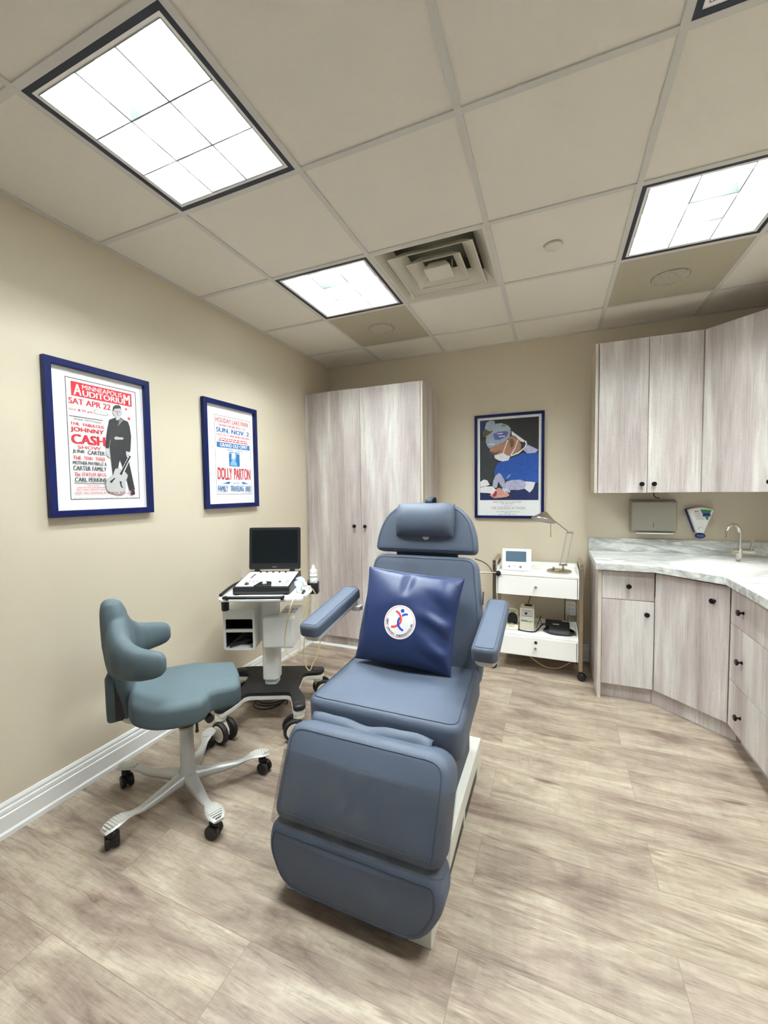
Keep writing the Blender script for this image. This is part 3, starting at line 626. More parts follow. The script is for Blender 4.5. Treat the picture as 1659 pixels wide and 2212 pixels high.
# wardrobe
t = thing('wardrobe', 'tall two-door pale wood wardrobe in the back left corner', 'wardrobe', (.56, -.23, 0))
mb = MB(); mb.box(.022, 1.086, -.440, -.003, .10, 2.275); mb.box(.024, 1.086, -.42, -.02, 0, .10, 0); mb.build('body', ['wood'], t, smooth=0)
mb = MB(); mb.box(1.0885, 1.106, -.460, -.003, 0, 2.277); mb.build('side_panel', 'wood', t, smooth=0, bevel=.001)
mb = MB(); mb.box(1.0885, 1.106, -.4612, -.4602, 0, 2.277); mb.build('edge_band', 'woodedge', t, smooth=0)
mb = MB(); mb.box(.004, .019, -.458, -.41, .10, 2.275); mb.build('filler_strip', 'wood', t, smooth=0)
for x0, x1, kx in ((.0215, .5465, .490), (.5495, 1.0855, .592)):
    d = MB().box(x0, x1, -.460, -.4425, .103, 2.277).build('door', 'wood', t, smooth=0, bevel=.001); knob(d, (kx, -.4602, 1.10), (0, -1, 0))
# wall cabinets
t = thing('wall_cabinet', 'two-door pale wood wall cabinet above the towel dispenser', 'wall cabinet', (2.66, -.15, 1.367))
MB().box(2.366, 2.976, -.302, -.003, 1.3685, 2.42).build('body', 'wood', t, smooth=0)
MB().box(2.348, 2.3655, -.322, -.003, 1.367, 2.424).build('side_panel', 'woodedge', t, smooth=0, bevel=.0008)
for x0, x1, kx in ((2.3735, 2.6725, 2.640), (2.6755, 2.9765, 2.712)):
    d = MB().box(x0, x1, -.322, -.3045, 1.366, 2.422).build('door', 'wood', t, smooth=0, bevel=.001); knob(d, (kx, -.3222, 1.425), (0, -1, 0))
t = thing('wall_cabinet', 'corner pale wood wall cabinet with one diagonal door at the right edge', 'wall cabinet', (3.28, -.28, 1.367))
MB().prism([(2.9785, -.003), (2.9785, -.300), (3.268, -.589), (3.587, -.589), (3.587, -.003)], 1.3685, 2.42).build('body', 'wood', t, smooth=0)
A = Vector((2.982, -.322, 0)); B = Vector((3.268, -.608, 0)); dn = Vector((-1, -1, 0)).normalized(); du = (B-A).normalized(); lw = (B-A).length
d = MB().box(.001, lw, 1.366, 2.422, -.0175, 0, 0, frame(A, du, (0, 0, 1), dn)).build('door', 'wood', t, smooth=0, bevel=.001)
knob(d, A+du*(lw-.035)+Vector((0, 0, 1.425)), dn)
# base cabinets
t = thing('base_cabinet', 'narrow base cabinet with one drawer over one door, beside the trolley', 'base cabinet', (2.52, -.3, 0))
mb = MB(); mb.box(2.378, 2.6745, -.590, -.022, .10, .866); mb.box(2.378, 2.675, -.566, -.03, 0, .10); mb.build('body', 'wood', t, smooth=0)
MB().box(2.356, 2.3772, -.614, -.002, 0, .868).build('end_panel', 'wood', t, smooth=0)
MB().box(2.356, 2.3772, -.6152, -.6142, 0, .868).build('edge_band', 'woodedge', t, smooth=0)
d = MB().box(2.3795, 2.6735, -.610, -.5925, .104, .6725).build('door', 'wood', t, smooth=0, bevel=.001); knob(d, (2.632, -.6102, .592), (0, -1, 0))
d = MB().box(2.3795, 2.6735, -.610, -.5925, .6765, .857).build('drawer', 'wood', t, smooth=0, bevel=.001); knob(d, (2.530, -.6102, .767), (0, -1, 0))
t = thing('base_cabinet', 'corner base cabinet with one wide diagonal door under the sink', 'base cabinet', (3.1, -.5, 0))
mb = MB(); mb.prism([(2.6765, -.022), (2.6765, -.589), (2.974, -.8865), (3.567, -.8865), (3.567, -.022)], .10, .70); mb.prism([(2.6765, -.03), (2.6765, -.574), (3.014, -.878), (3.56, -.878), (3.56, -.03)], 0, .10); mb.build('body', 'wood', t, smooth=0)
A = Vector((2.6775, -.611, 0)); B = Vector((2.9655, -.899, 0)); dn = Vector((-1, -1, 0)).normalized(); du = (B-A).normalized(); lw = (B-A).length
FRD = frame(A, du, (0, 0, 1), dn)
MB().box(.005, lw-.01, .70, .864, -.034, -.0195, 0, FRD).build('rail', 'wood', t, smooth=0)
d = MB().box(.001, lw-.001, .104, .857, -.0175, 0, 0, FRD).build('door', 'wood', t, smooth=0, bevel=.001); knob(d, A+du*(lw-.075)+Vector((0, 0, .765)), dn)
t = thing('base_cabinet', 'three-drawer base cabinet along the right wall', 'base cabinet', (3.27, -1.2, 0))
mb = MB(); mb.box(2.986, 3.567, -1.608, -.9005, .10, .866); mb.box(3.030, 3.56, -1.608, -.9005, 0, .10); mb.build('body', 'wood', t, smooth=0)
MB().box(2.968, 3.567, -1.628, -1.6095, 0, .868).build('end_panel', 'wood', t, smooth=0)
for z0, z1, kz in ((.104, .358, .215), (.361, .664, .505), (.667, .857, .760)):
    d = MB().box(2.968, 2.9850, -1.607, -.9055, z0, z1).build('drawer', 'wood', t, smooth=0, bevel=.001)
    for ky in (-1.062, -1.455): knob(d, (2.9678, ky, kz), (-1, 0, 0))
# countertop with sink cut-out
t = thing('countertop', 'grey marble-look countertop with backsplash on the base cabinets', 'countertop', (3.0, -.4, .87))
S_C = Vector((2.995, -.655)); s_u = Vector((.746, -.666)).normalized(); s_v = Vector((.666, .746)).normalized()
def sk(a, b): q = S_C+s_u*a+s_v*b; return (q.x, q.y)
MB().holed([(2.338, -.002), (2.338, -.637), (2.364, -.656), (2.668, -.658), (2.940, -.912), (2.928, -1.635), (3.588, -1.635), (3.588, -.002)], [sk(-.165, -.150), sk(.165, -.150), sk(.165, .150), sk(-.165, .150)], .8695, .912).build('top', 'marble', t, smooth=0, bevel=.0025)
MB().box(2.338, 3.5665, -.0215, -.002, .9125, 1.012).build('backsplash', 'marble', t, smooth=0, bevel=.0015)
MB().box(3.568, 3.588, -1.635, -.002, .9125, 1.012).build('backsplash', 'marble', t, smooth=0, bevel=.0015)
t = thing('sink', 'white square drop-in sink set diagonally in the corner countertop', 'sink', (S_C.x, S_C.y, .912))
FS = frame((S_C.x, S_C.y, 0), (*s_u, 0), (*s_v, 0), (0, 0, 1))
mb = MB(); mb.holed(rrect(.385, .385, .025), rrect(.290, .225, .03, 5, 0, -.03), .9125, .940, 0, FS); mb.build('rim', 'sink', t, bevel=.004, bseg=3)
mb = MB(); o = rrect(.292, .227, .03, 5, 0, -.03); i_ = rrect(.25, .185, .04, 5, 0, -.03); n = len(o)
vs = [(*p, .938) for p in o]+[(*p, .80) for p in i_]+[(*p, .785) for p in rrect(.21, .15, .04, 5, 0, -.03)]; fs = []
for r_ in range(2): fs += [(r_*n+k, r_*n+(k+1) % n, (r_+1)*n+(k+1) % n, (r_+1)*n+k) for k in range(n)]
fs.append(tuple(range(2*n, 3*n))); mb.add(vs, fs, 0, FS); mb.build('basin', 'sink', t)
mb = MB(); mb.lathe([(.022, .7852), (.022, .788), (.012, .787)], 20, 0, Matrix.Translation((*sk(0, -.03), 0))); mb.build('drain', 'chrome', t)
# faucet
FX, FYY = 3.148, -.449
t = thing('faucet', 'chrome gooseneck faucet with side lever behind the sink', 'faucet', (FX, FYY, .9125))
d1 = Vector((-.80, -.60, 0)); b1 = Vector((.923, .384, 0))
mb = MB(); mb.lathe([(.026, .9125), (.026, .918), (.017, .922), (.017, 1.015), (.014, 1.018)], 24, 0, Matrix.Translation((FX, FYY, 0))); mb.build('body', 'chrome', t)
P0 = Vector((FX, FYY, 0)); pts = [P0+Vector((0, 0, 1.00)), P0+Vector((0, 0, 1.10))]
for k in range(0, 11): an = PI*k/10*.97; pts.append(P0+d1*(.052-.052*math.cos(an))+Vector((0, 0, 1.112+.052*math.sin(an))))
pts.append(pts[-1]+Vector((0, 0, -.018))); mb = MB(); mb.tube(pts, .0095, 14); mb.cyl(pts[-1], pts[-1]+Vector((0, 0, -.012)), .0115, 14); mb.build('spout', 'chrome', t)
mb = MB(); mb.cyl(P0-b1*.042+Vector((0, 0, 1.000)), P0+b1*.088+Vector((0, 0, .994)), .0135, 18); mb.build('valve', 'chrome', t)
mb = MB(); a_ = P0+b1*.070+Vector((0, 0, 1.005)); mb.cyl(a_, a_+b1*.014+Vector((0, 0, .062)), .0052, 10); mb.build('lever', 'chrome', t)
# towel dispenser
t = thing('towel_dispenser', 'brushed steel paper towel dispenser on the wall above the counter', 'towel dispenser', (2.76, -.05, 1.06))
mb = MB(); mb.prism([(-.002, 1.066), (-.002, 1.312), (-.03, 1.312), (-.098, 1.295), (-.098, 1.090), (-.070, 1.066)], 2.618, 2.904, 0, frame((0, 0, 0), (0, 1, 0), (0, 0, 1), (1, 0, 0))); mb.build('body', 'steel', t, smooth=0, bevel=.003)
mb = MB(); mb.box(2.622, 2.900, -.1025, -.0985, 1.083, 1.290); mb.build('front_door', 'steel', t, smooth=0, bevel=.0015)
mb = MB(); mb.box(2.650, 2.885, -.099, -.072, 1.060, 1.0655); mb.build('towel', 'paper', t, smooth=0)
mb = MB(); mb.box(2.757, 2.7605, -.1032, -.1026, 1.108, 1.140); mb.build('slot', 'gap', t, smooth=0)
hk = MB().tube(smooth_path([(2.765, -.06, 1.366), (2.765, -.06, 1.345), (2.775, -.07, 1.328), (2.80, -.075, 1.324)]), .0035, 8).build('cable', 'black')
tag(hk, 'short black cable end hanging under the wall cabinet above the towel dispenser', 'cable')
# soap dispenser
t = thing('soap_dispenser', 'white wedge-shaped soap dispenser with green label and blue push lever', 'soap dispenser', (3.055, -.04, 1.03))
ang = R(-8); FSo = Matrix.Translation((3.052, 0, 1.15)) @ frame((0, 0, 0), (1, 0, 0), (0, 0, 1), (0, -1, 0)) @ Matrix.Rotation(0, 4, 'Z')
top = [(-.076+.152*k/10, .088+.016*math.sin(PI*k/10)) for k in range(11)]
wed = rpoly([(-.022, -.078), (.022, -.078)]+[(a, b) for a, b in reversed(top)], .004, 2)
mb = MB(); mb.prism([(a*1.04-.004, b*1.0) for a, b in wed], .002, .030, 0, FSo); mb.build('bracket', 'navyplastic', t, smooth=0)
mb = MB(); mb.pad(wed, .040, .008, FSo @ Matrix.Translation((0, 0, .0305)), rb=.001); mb.build('bottle', 'white', t)
p = Print(FSo @ Matrix.Translation((-.076, .104, .0712)), .152, .182, ['inkw'])
p.poly([(.13, .10), (.46, .075), (.74, .50), (.30, .50)], 'inkw'); p.poly([(.46, .075), (.70, .08), (.90, .11), (.84, .24), (.55, .24)], 'green'); p.poly([(.64, .36), (.81, .36), (.76, .50), (.74, .50)], 'green'); p.rect(.565, .22, .86, .35, 'label_blue')
p.text('3M', .23, .135, .40, .185, 'red', .06); p.text('Avagard', .24, .215, .54, .262, 'grey2', .02); p.dashes(.27, .30, .56, .315, 'dim', 2); p.dashes(.29, .345, .60, .36, 'dim', 3); p.dashes(.31, .40, .62, .415, 'dim', 4); p.dashes(.33, .445, .62, .46, 'dim', 5)
p.build('label', t)
mb = MB(); mb.lathe([(.013, 0), (.013, .012), (.009, .016)], 18, 0, FSo @ Matrix.Translation((.0, -.05, .0706))); mb.build('pump', 'white', t)
mb = MB(); el = [(.031*math.cos(2*PI*k/28), .019*math.sin(2*PI*k/28)) for k in range(28)]; mb.pad(el, .016, .006, FSo @ Matrix.Translation((.003, -.100, .045))); mb.box(-.012, .012, -.098, -.078, .030, .05, 0, FSo); lv = mb.build('push_lever', 'navyplastic', t)
p = Print(FSo @ Matrix.Translation((-.020, -.094, .0612)), .046, .012, ['inkw']); p.text('PUSH', .1, .1, .9, .9, 'lblue', .03); p.build('lettering', lv)
# ------------------------------------------------------------------ exam chair (axis-aligned, centred on x = CX)
CX = 1.482
t = thing('exam_chair', 'slate blue reclining examination chair with armrests in the middle of the room', 'exam chair', (CX, -2.0, 0))
# base: two long side rails and a plate between, slots along the bottom edge
mb = MB()
for sx in (-1, 1):
    x0, x1 = sorted((CX+sx*.265, CX+sx*.185)); y0, y1 = -2.495, -1.585
    mb.prism([(y0, .0), (y0, .060), (y0+.05, .092), (-2.30, .14), (y1, .14), (y1, 0), (y1-.10, 0), (y1-.11, .055), (-1.98, .055), (-1.985, 0), (-2.005, 0), (-2.01, .055), (-2.40, .030), (-2.41, 0)], x0, x1, 0, frame((0, 0, 0), (0, 1, 0), (0, 0, 1), (1, 0, 0)))
mb.box(CX-.19, CX+.19, -2.20, -1.60, .03, .136)
mb.build('base', 'putty', t, smooth=0, bevel=.003)
mb = MB(); mb.box(CX-.18, CX+.18, -2.40, -2.20, .04, .10); mb.box(CX-.262, CX-.19, -2.38, -1.70, .002, .05); mb.box(CX+.19, CX+.262, -2.38, -1.70, .002, .05); mb.build('base_underside', 'black', t, smooth=0)
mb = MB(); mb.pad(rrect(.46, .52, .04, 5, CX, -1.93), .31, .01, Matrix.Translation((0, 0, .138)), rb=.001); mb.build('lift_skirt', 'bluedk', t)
mb = MB(); mb.prism(rrect(.560, .45, .06, 5, CX, -2.035), .440, .458); mb.build('seat_plate', 'putty', t, bevel=.004)
# seat
SO = Vector((CX, -2.04, .461)); tilt = math.atan2(.026, .42); SV = Vector((0, math.cos(tilt), math.sin(tilt)))
SM = frame(SO, (1, 0, 0), SV, (0, -math.sin(tilt), math.cos(tilt)))
def seat_fn(v):
    if v.z > .06: v.z += -.012*math.exp(-((v.y-.02)/.14)**2)*max(0, 1-abs(v.x)/.30)
    return v
mb = MB(); mb.pad(rpoly([(-.315, -.235), (.315, -.235), (.305, .0), (.300, .225), (-.300, .225), (-.305, 0)], [.06, .06, .1, .02, .02, .1]), .134, .030, SM, .008, rb=.018, fn=seat_fn, seam=.0022, sm=1); mb.build('seat', ['blue', 'seam'], t)
# front flap between seat and leg section
mb = MB(); n = 24
for lay in (0, 1):
    pass
vs = []; fs = []
for i in range(n+1):
    x = CX-.255+.475*i/n; wv = .007*math.sin(i*.42)+.003*math.sin(i*.9+1)
    for y, z in ((-2.262, .468), (-2.276, .500+wv*.4), (-2.296, .538+wv), (-2.312, .545+wv*1.3), (-2.326, .530+wv), (-2.345, .512)): vs.append((x, y, z))
for i in range(n):
    for k in range(5): fs.append((i*6+k, i*6+k+1, (i+1)*6+k+1, (i+1)*6+k))
mb.add(vs, fs); fl = mb.build('front_flap', 'blue', t, smooth=80); so = fl.modifiers.new('thickness', 'SOLIDIFY'); so.thickness = .003
# leg section
LV = Vector((0, -.125, -.262)).normalized(); LN = Vector((0, LV.z, -LV.y))
LN = Vector((0, -abs(LV.z), abs(LV.y))).normalized()
LO = Vector((CX, -2.405, .548))-LN*.135
LM = frame(LO, (1, 0, 0), -LV, LN)
lo = rpoly([(-.300, -.300), (.300, -.300), (.311, .014), (-.311, .014)], [.046, .046, .085, .085], 7)
mb = MB(); mb.pad(lo, .135, .040, LM, .006, rb=.015, seam=.002, sm=1); lg = mb.build('leg_rest', ['blue', 'seam'], t)
prof = []       # clear cover: a sheet folded over the lower leg section, side - front - side
for sx in (-1, 1):
    a = [(sx*.3175, .035), (sx*.3175, .070), (sx*.3175, .100)]+[(sx*(.3175-.045+.045*math.cos(PI/2*k/5)), .1-.000+.0435*math.sin(PI/2*k/5)) for k in range(1, 6)]+[(sx*.2, .1455), (sx*.1, .1475)]
    prof += a if sx < 0 else [(0, .148)]+a[::-1]
vs = []; fs = []; VR = [-.312, -.308, -.29, -.24, -.18, -.12, -.088]; m_ = len(prof)
for q, v in enumerate(VR):
    for a, z in prof: k = 1-.035*max(0, (-v-.02)/.3); vs.append((a*k, v, z-(.03 if q == 0 else .0)*(z > .11)-.002*(q == len(VR)-1)))
for q in range(len(VR)-1): fs += [(q*m_+k, q*m_+k+1, (q+1)*m_+k+1, (q+1)*m_+k) for k in range(m_-1)]
cm = MB(); cm.add(vs, fs, 0, LM); cv_ = cm.build('protective_cover', 'cover', lg, smooth=60)
# foot section
FN = Vector((0, -1, .10)).normalized(); FV = Vector((0, .10, 1)).normalized(); FO = Vector((CX, -2.545, .152))-FN*.125
fo = rpoly([(-.245, -.102), (.245, -.102), (.316, .02), (.300, .112), (-.300, .112), (-.316, .02)], [.07, .07, .10, .035, .035, .10])
mb = MB(); mb.pad(fo, .125, .034, frame(FO, (1, 0, 0), FV, FN), .008, rb=.02, seam=.002, sm=1); mb.build('foot_rest', ['blue', 'seam'], t)
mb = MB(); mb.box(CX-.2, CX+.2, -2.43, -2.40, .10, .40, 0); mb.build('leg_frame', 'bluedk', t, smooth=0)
# backrest
BV = Vector((0, .150, .490)).normalized(); BN = Vector((0, -BV.z, BV.y)); BO = Vector((CX, -1.838, .60))-BN*.095
BM = frame(BO, (1, 0, 0), BV, BN)
bo = rpoly([(-.298, -.075), (.298, -.075), (.312, .04), (.298, .22), (.262, .500), (-.262, .500), (-.298, .22), (-.312, .04)], [.04, .04, .1, .15, .055, .055, .15, .1])
mb = MB(); mb.pad(bo, .095, .024, BM, .006, rb=.02, seam=.0022, sm=1); br = mb.build('backrest', ['blue', 'seam'], t)
mb = MB(); mb.box(.296, .3005, .285, .345, .066, .082, 0, BM); mb.build('label_tag', 'bluedk', br, smooth=0)
# head section
HV = Vector((0, .062, .25)).normalized(); HN = Vector((0, -HV.z, HV.y)); HO = Vector((CX, -1.690, 1.093))-HN*.080
HM = frame(HO, (1, 0, 0), HV, HN)
ho = rpoly([(-.262, .0), (.262, .0), (.258, .085), (.222, .185), (.135, .255), (-.135, .255), (-.222, .185), (-.258, .085)], [.03, .03, .1, .1, .1, .1, .1, .1])
mb = MB(); mb.pad(ho, .080, .022, HM, .005, rb=.018, seam=.002, sm=1); mb.build('headrest', ['blue', 'seam'], t)
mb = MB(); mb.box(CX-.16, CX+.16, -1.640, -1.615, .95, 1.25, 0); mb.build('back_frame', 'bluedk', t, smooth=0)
# head pillow with strap over the top
mb = MB(); vs = []; fs = []; NU, NV = 30, 26
for side in (1, -1):
    o = len(vs)
    for i in range(NU+1):
        for j in range(NV+1):
            a = -math.cos(PI*i/NU); b = -math.cos(PI*j/NV); e = max(0, 1-abs(a)**7)**.5*max(0, 1-abs(b)**2.3)**.5
            wr = .0025*math.sin(b*14+1)*max(0, abs(a)-.72)/.28*e
            vs.append((a*.152*(1-.03*b*b), .160+b*.086*(1-.04*a*a), .084+(.062+.006*(1-a*a))*e*(side > 0)-.001*(side < 0)+wr))
    for i in range(NU):
        for j in range(NV): q = (o+i*(NV+1)+j, o+(i+1)*(NV+1)+j, o+(i+1)*(NV+1)+j+1, o+i*(NV+1)+j+1); fs.append(q if side > 0 else q[::-1])
mb.add(vs, fs, 0, HM); hp = mb.build('head_pillow', 'blue', t, smooth=70)
def strap_pt(y, z): return (.022, y, z)
mb = MB(); vs = []; fs = []; pr = [(.243, .100), (.262, .098), (.272, .080), (.288, .05), (.290, .02), (.26, -.004), (.1, -.006)]
for y, z in pr: vs += [(.0, y, z), (.034, y, z)]
for k in range(len(pr)-1): fs.append((2*k, 2*k+1, 2*k+3, 2*k+2))
mb.add(vs, fs, 0, HM); st = mb.build('strap', 'bluedk', hp, smooth=60); so = st.modifiers.new('thickness', 'SOLIDIFY'); so.thickness = .003
mb = MB(); mb.prism([(.018*math.cos(PI+PI*k/12), .078+.018*math.sin(PI+PI*k/12)) for k in range(13)], .088, .093, 0, HM @ Matrix.Translation((.012, 0, 0))); mb.build('tab', 'shell', hp, smooth=0)
# armrests
for sx in (-1, 1):
    AV = Vector((0, .41, .072)).normalized(); AN = Vector((0, -AV.z, AV.y)); AO = Vector((CX+sx*.370, -1.955, .812))
    AM = frame(AO, (1, 0, 0), AV, AN)
    ao = rpoly([(-.048, -.215), (.048, -.215), (.048, .225), (-.048, .225)], [.030, .030, .03, .03])
    mb = MB(); mb.pad(ao, .056, .018, AM, .004, rb=.008, seam=.0016, sm=1); ar = mb.build('armrest', ['blue', 'seam'], t)
    so_ = rpoly([(-.040, -.200), (.040, -.200), (.040, .21), (-.040, .21)], .03)
    mb = MB(); mb.pad(so_, .029, .004, AM @ Matrix.Translation((0, 0, -.030)), rb=.016); mb.build('shell', 'shell', ar)
    mb = MB(); xs = sorted((CX+sx*.300, CX+sx*.345)); mb.box(xs[0], xs[1]+(0 if sx > 0 else 0), -1.81, -1.765, .795, .820); mb.build('bracket', 'shell', ar, smooth=0, bevel=.004)
# chrome release ring
mb = MB(); rp = rrect(.022, .040, .009, 4); mb.tube([(0, a, b) for a, b in rp], .0032, 8, 0, True, Matrix.Translation((CX+.302, -2.215, .470))); mb.build('release_ring', 'chrome', t)
# ------------------------------------------------------------------ throw pillow with badge
t = thing('throw_pillow', 'navy satin pillow with round white logo badge leaning on the exam chair backrest', 'pillow', (1.46, -1.88, .62))
PC = [Vector((1.229, -1.952, .622)), Vector((1.679, -1.952, .606)), Vector((1.712, -1.822, .998)), Vector((1.25, -1.822, 1.028))]   # BL BR TR TL, mid plane
def pil_mid(u, v):
    a = PC[0].lerp(PC[1], u); b = PC[3].lerp(PC[2], u); return a.lerp(b, v)
PU = (PC[1]-PC[0]).normalized(); PVv = (PC[3]-PC[0]).normalized(); PNn = PU.cross(PVv).normalized()
if PNn.y > 0: PNn = -PNn
def pil_pt(u, v, side, off=0):
    cu, cv = u*2-1, v*2-1
    e = (1-abs(cu)**2.6)*(1-abs(cv)**2.6); tk = .078*max(0, e)**.48
    pin = .030
    uu = .5+.5*cu*(1-pin*2*(1-cv*cv)); vv = .5+.5*cv*(1-pin*1.2*(1-cu*cu))
    p = pil_mid(uu, vv)
    wr = 0
    if side > 0:
        wr += .0235*max(0, cu-.2)*max(-.5, math.sin(v*21+cu*5+2.0*noise.noise(Vector((u*3, v*4, 7)))))*(1-abs(cv)**4)*(1-abs(cu)**8)
        wr += .012*max(0, -cu-.5)*math.sin(u*40+v*16)*max(0, -cv-.3)
        wr -= .030*math.exp(-((cu+.02+.12*(1-v))/.09)**2)*max(0, (cv-.45)/.55)*(1-cv**8)
        wr += .005*noise.noise(Vector((u*4, v*4, 3)))*e
    return p+PNn*(side*(tk+off)+wr)
N = 56; mb = MB(); vs = []; fs = []
for side in (1, -1):
    o = len(vs)
    for i in range(N+1):
        for j in range(N+1):
            uu = .5-.5*math.cos(PI*i/N); vv = .5-.5*math.cos(PI*j/N); vs.append(pil_pt(uu, vv, side))
    for i in range(N):
        for j in range(N): q = (o+i*(N+1)+j, o+(i+1)*(N+1)+j, o+(i+1)*(N+1)+j+1, o+i*(N+1)+j+1); fs.append(q if side > 0 else q[::-1])
mb.add(vs, fs); cu = mb.build('cushion', 'navy', t, smooth=60)
edge = [pil_pt(k/30, 0, 0) for k in range(30)]+[pil_pt(1, k/30, 0) for k in range(30)]+[pil_pt(1-k/30, 1, 0) for k in range(30)]+[pil_pt(0, 1-k/30, 0) for k in range(30)]
mb = MB(); mb.tube(edge, .003, 6, 0, True); mb.build('edge_seam', 'navy', cu)
# badge: drawn in the pillow's own surface, centre (bu,bv), radius in metres
BU, BVv, BR = .475, .455, .077; WU = (PC[1]-PC[0]).length; WV = (PC[3]-PC[0]).length
bk = [0]; bmb = MB(); bm_names = ['inkw', 'pinkred', 'brightblue', 'ink']
def bpt(x, y, k): return pil_pt(BU+x*BR/WU, BVv+y*BR/WV, 1, .0012+.00022*k)
def bput(pts, fs, m): bk[0] += 1; bmb.add([bpt(x, y, bk[0]) for x, y in pts], fs, m)
def bdisc(cx, cy, r, m, rings=5, seg=40):
    pts = [(cx, cy)]; fs = []
    for i in range(1, rings+1):
        for k in range(seg): a = 2*PI*k/seg; pts.append((cx+r*i/rings*math.cos(a), cy+r*i/rings*math.sin(a)))
    for k in range(seg): l = (k+1) % seg; fs.append((0, 1+k, 1+l))
    for i in range(rings-1):
        for k in range(seg): l = (k+1) % seg; a = 1+i*seg; fs.append((a+k, a+seg+k, a+seg+l, a+l))
    bput(pts, fs, m)
def bstroke(path, wd, m, closed=False):
    P = [Vector(q) for q in path]; n = len(P); pts = []; fs = []
    for i in range(n):
        a = P[i-1] if (closed or i) else P[i]; b = P[(i+1) % n] if (closed or i < n-1) else P[i]; tt = (b-a).normalized(); nn = Vector((-tt.y, tt.x))
        pts += [tuple(P[i]+nn*wd), tuple(P[i]-nn*wd)]
    for i in range(n if closed else n-1): j = (i+1) % n; fs.append((2*i, 2*i+1, 2*j+1, 2*j))
    bput(pts, fs, m)
def c2(pts): return [(p.x, p.y) for p in smooth_path([(a, b, 0) for a, b in pts], 6)]
bdisc(0, 0, 1, 0); bstroke([(.905*math.cos(2*PI*k/60), .905*math.sin(2*PI*k/60)) for k in range(60)], .010, 1, True)
bstroke(c2([(.45, .51), (.27, .49), (.10, .38)]), .062, 2); bstroke(c2([(.07, .09), (.02, -.07), (-.11, -.20), (-.29, -.31), (-.50, -.34)]), .062, 1)
bstroke(c2([(-.02, .27), (-.10, .04), (-.05, -.18), (.09, -.35), (.30, -.46)]), .062, 2); bstroke(c2([(-.32, .61), (-.11, .50), (.04, .28), (.07, .09), (.035, -.04)]), .062, 1)
bdisc(.09, .68, .115, 2, 2, 20)
msg = 'NEW JERSEY ENDOVASCULAR'; bk[0] += 1; fk = bk[0]
for i, ch in enumerate(msg):
    if ch == ' ': continue
    th = R(176+(357-176)*i/(len(msg)-1)); v_, f_ = text_mesh(ch, .015); x0 = min(a for a, b in v_); x1 = max(a for a, b in v_); sc_ = .175
    ex = Vector((-math.sin(th), math.cos(th))); ey = Vector((-math.cos(th), -math.sin(th))); c0 = Vector((math.cos(th), math.sin(th)))*.845
    q = [c0+ex*((a-(x0+x1)/2)*sc_)+ey*(b*sc_) for a, b in v_]; bmb.add([bpt(p.x, p.y, fk) for p in q], f_, 3)
bmb.build('badge', bm_names, cu, smooth=0)
# ------------------------------------------------------------------ saddle stool (local frame, +x = facing)
SA = R(48)
t = thing('saddle_stool', 'teal saddle stool with winged backrest and grey five-star base on casters', 'stool', (.515, -2.285, 0), SA)
# star base
mb = MB(); mb.lathe([(.034, .062), (.042, .075), (.044, .10), (.036, .125), (.031, .14), (.029, .315), (.026, .32)], 28); mb.build('hub', 'alu', t, True)
A0 = R(-24-48)
for k in range(5):
    an = A0+k*2*PI/5; RM = Matrix.Rotation(an, 4, 'Z'); mb = MB()
    secs = [(.025, .088, .034, .030), (.08, .085, .028, .023), (.16, .080, .023, .017), (.215, .078, .019, .012), (.25, .086, .017, .007), (.285, .098, .028, .006), (.315, .099, .036, .006), (.345, .094, .034, .006), (.368, .087, .022, .005)]
    vs = []; fs = []; m_ = 12
    for x, z, wdt, hh in secs:
        for q in range(m_): a_ = 2*PI*q/m_; vs.append((x, wdt*math.copysign(abs(math.cos(a_))**.8, math.cos(a_)), z+hh*math.copysign(abs(math.sin(a_))**.8, math.sin(a_))))
    for i in range(len(secs)-1):
        for q in range(m_): l = (q+1) % m_; fs.append((i*m_+q, i*m_+l, (i+1)*m_+l, (i+1)*m_+q))
    fs += [tuple(range(m_)), tuple(range((len(secs)-1)*m_, len(secs)*m_))]; mb.add(vs, fs, 0, RM); leg = mb.build('leg', 'alu', t, True, smooth=50)
    mb = MB()
    for i in range(8):
        x = .278+i*.0115; wv = .027-.0010*(i-3.2)**2; zt_ = .1055-.00016*(i-3)**2*(1 if i > 3 else .6)-.0004; mb.box(x, x+.0055, -wv, wv, zt_-.004, zt_, 0, RM)
    mb.build('tread_pad', 'shell', leg, True, smooth=0)
    cmb = MB(); cm = RM @ Matrix.Translation((.335, 0, 0)) @ Matrix.Rotation(R(35+97*k), 4, 'Z')
    for sy in (-1, 1):
        cmb.lathe([(.012, 0), (.027, .001), (.0285, .005), (.0285, .017), (.026, .020)], 22, 0, cm @ Matrix.Translation((-.012, sy*.0055, .0285)) @ Matrix.Rotation(R(-90*sy), 4, 'X'))
    cmb.lathe([(.013, .05), (.019, .056), (.019, .074), (.012, .080), (.008, .090)], 16, 0, cm); cmb.box(-.030, .012, -.0045, .0045, .02, .062, 0, cm)
    cmb.build('caster', 'black', t, True)
mb = MB(); mb.cyl((0, 0, .318), (0, 0, .40), .0145, 18); mb.lathe([(.033, .318), (.033, .328), (.024, .332)], 24, 0); mb.build('gas_column', 'steel', t, True)
mb = MB(); mb.prism(rrect(.20, .13, .02), .388, .425); mb.tube(smooth_path([(.03, -.05, .405), (.04, -.085, .400), (.045, -.10, .375), (.045, -.102, .345)]), .006, 10); mb.sphere((.045, -.102, .342), .008); mb.cyl((.085, -.08, .395), (.10, -.12, .39), .018, 14); mb.build('mechanism', 'black', t, True)
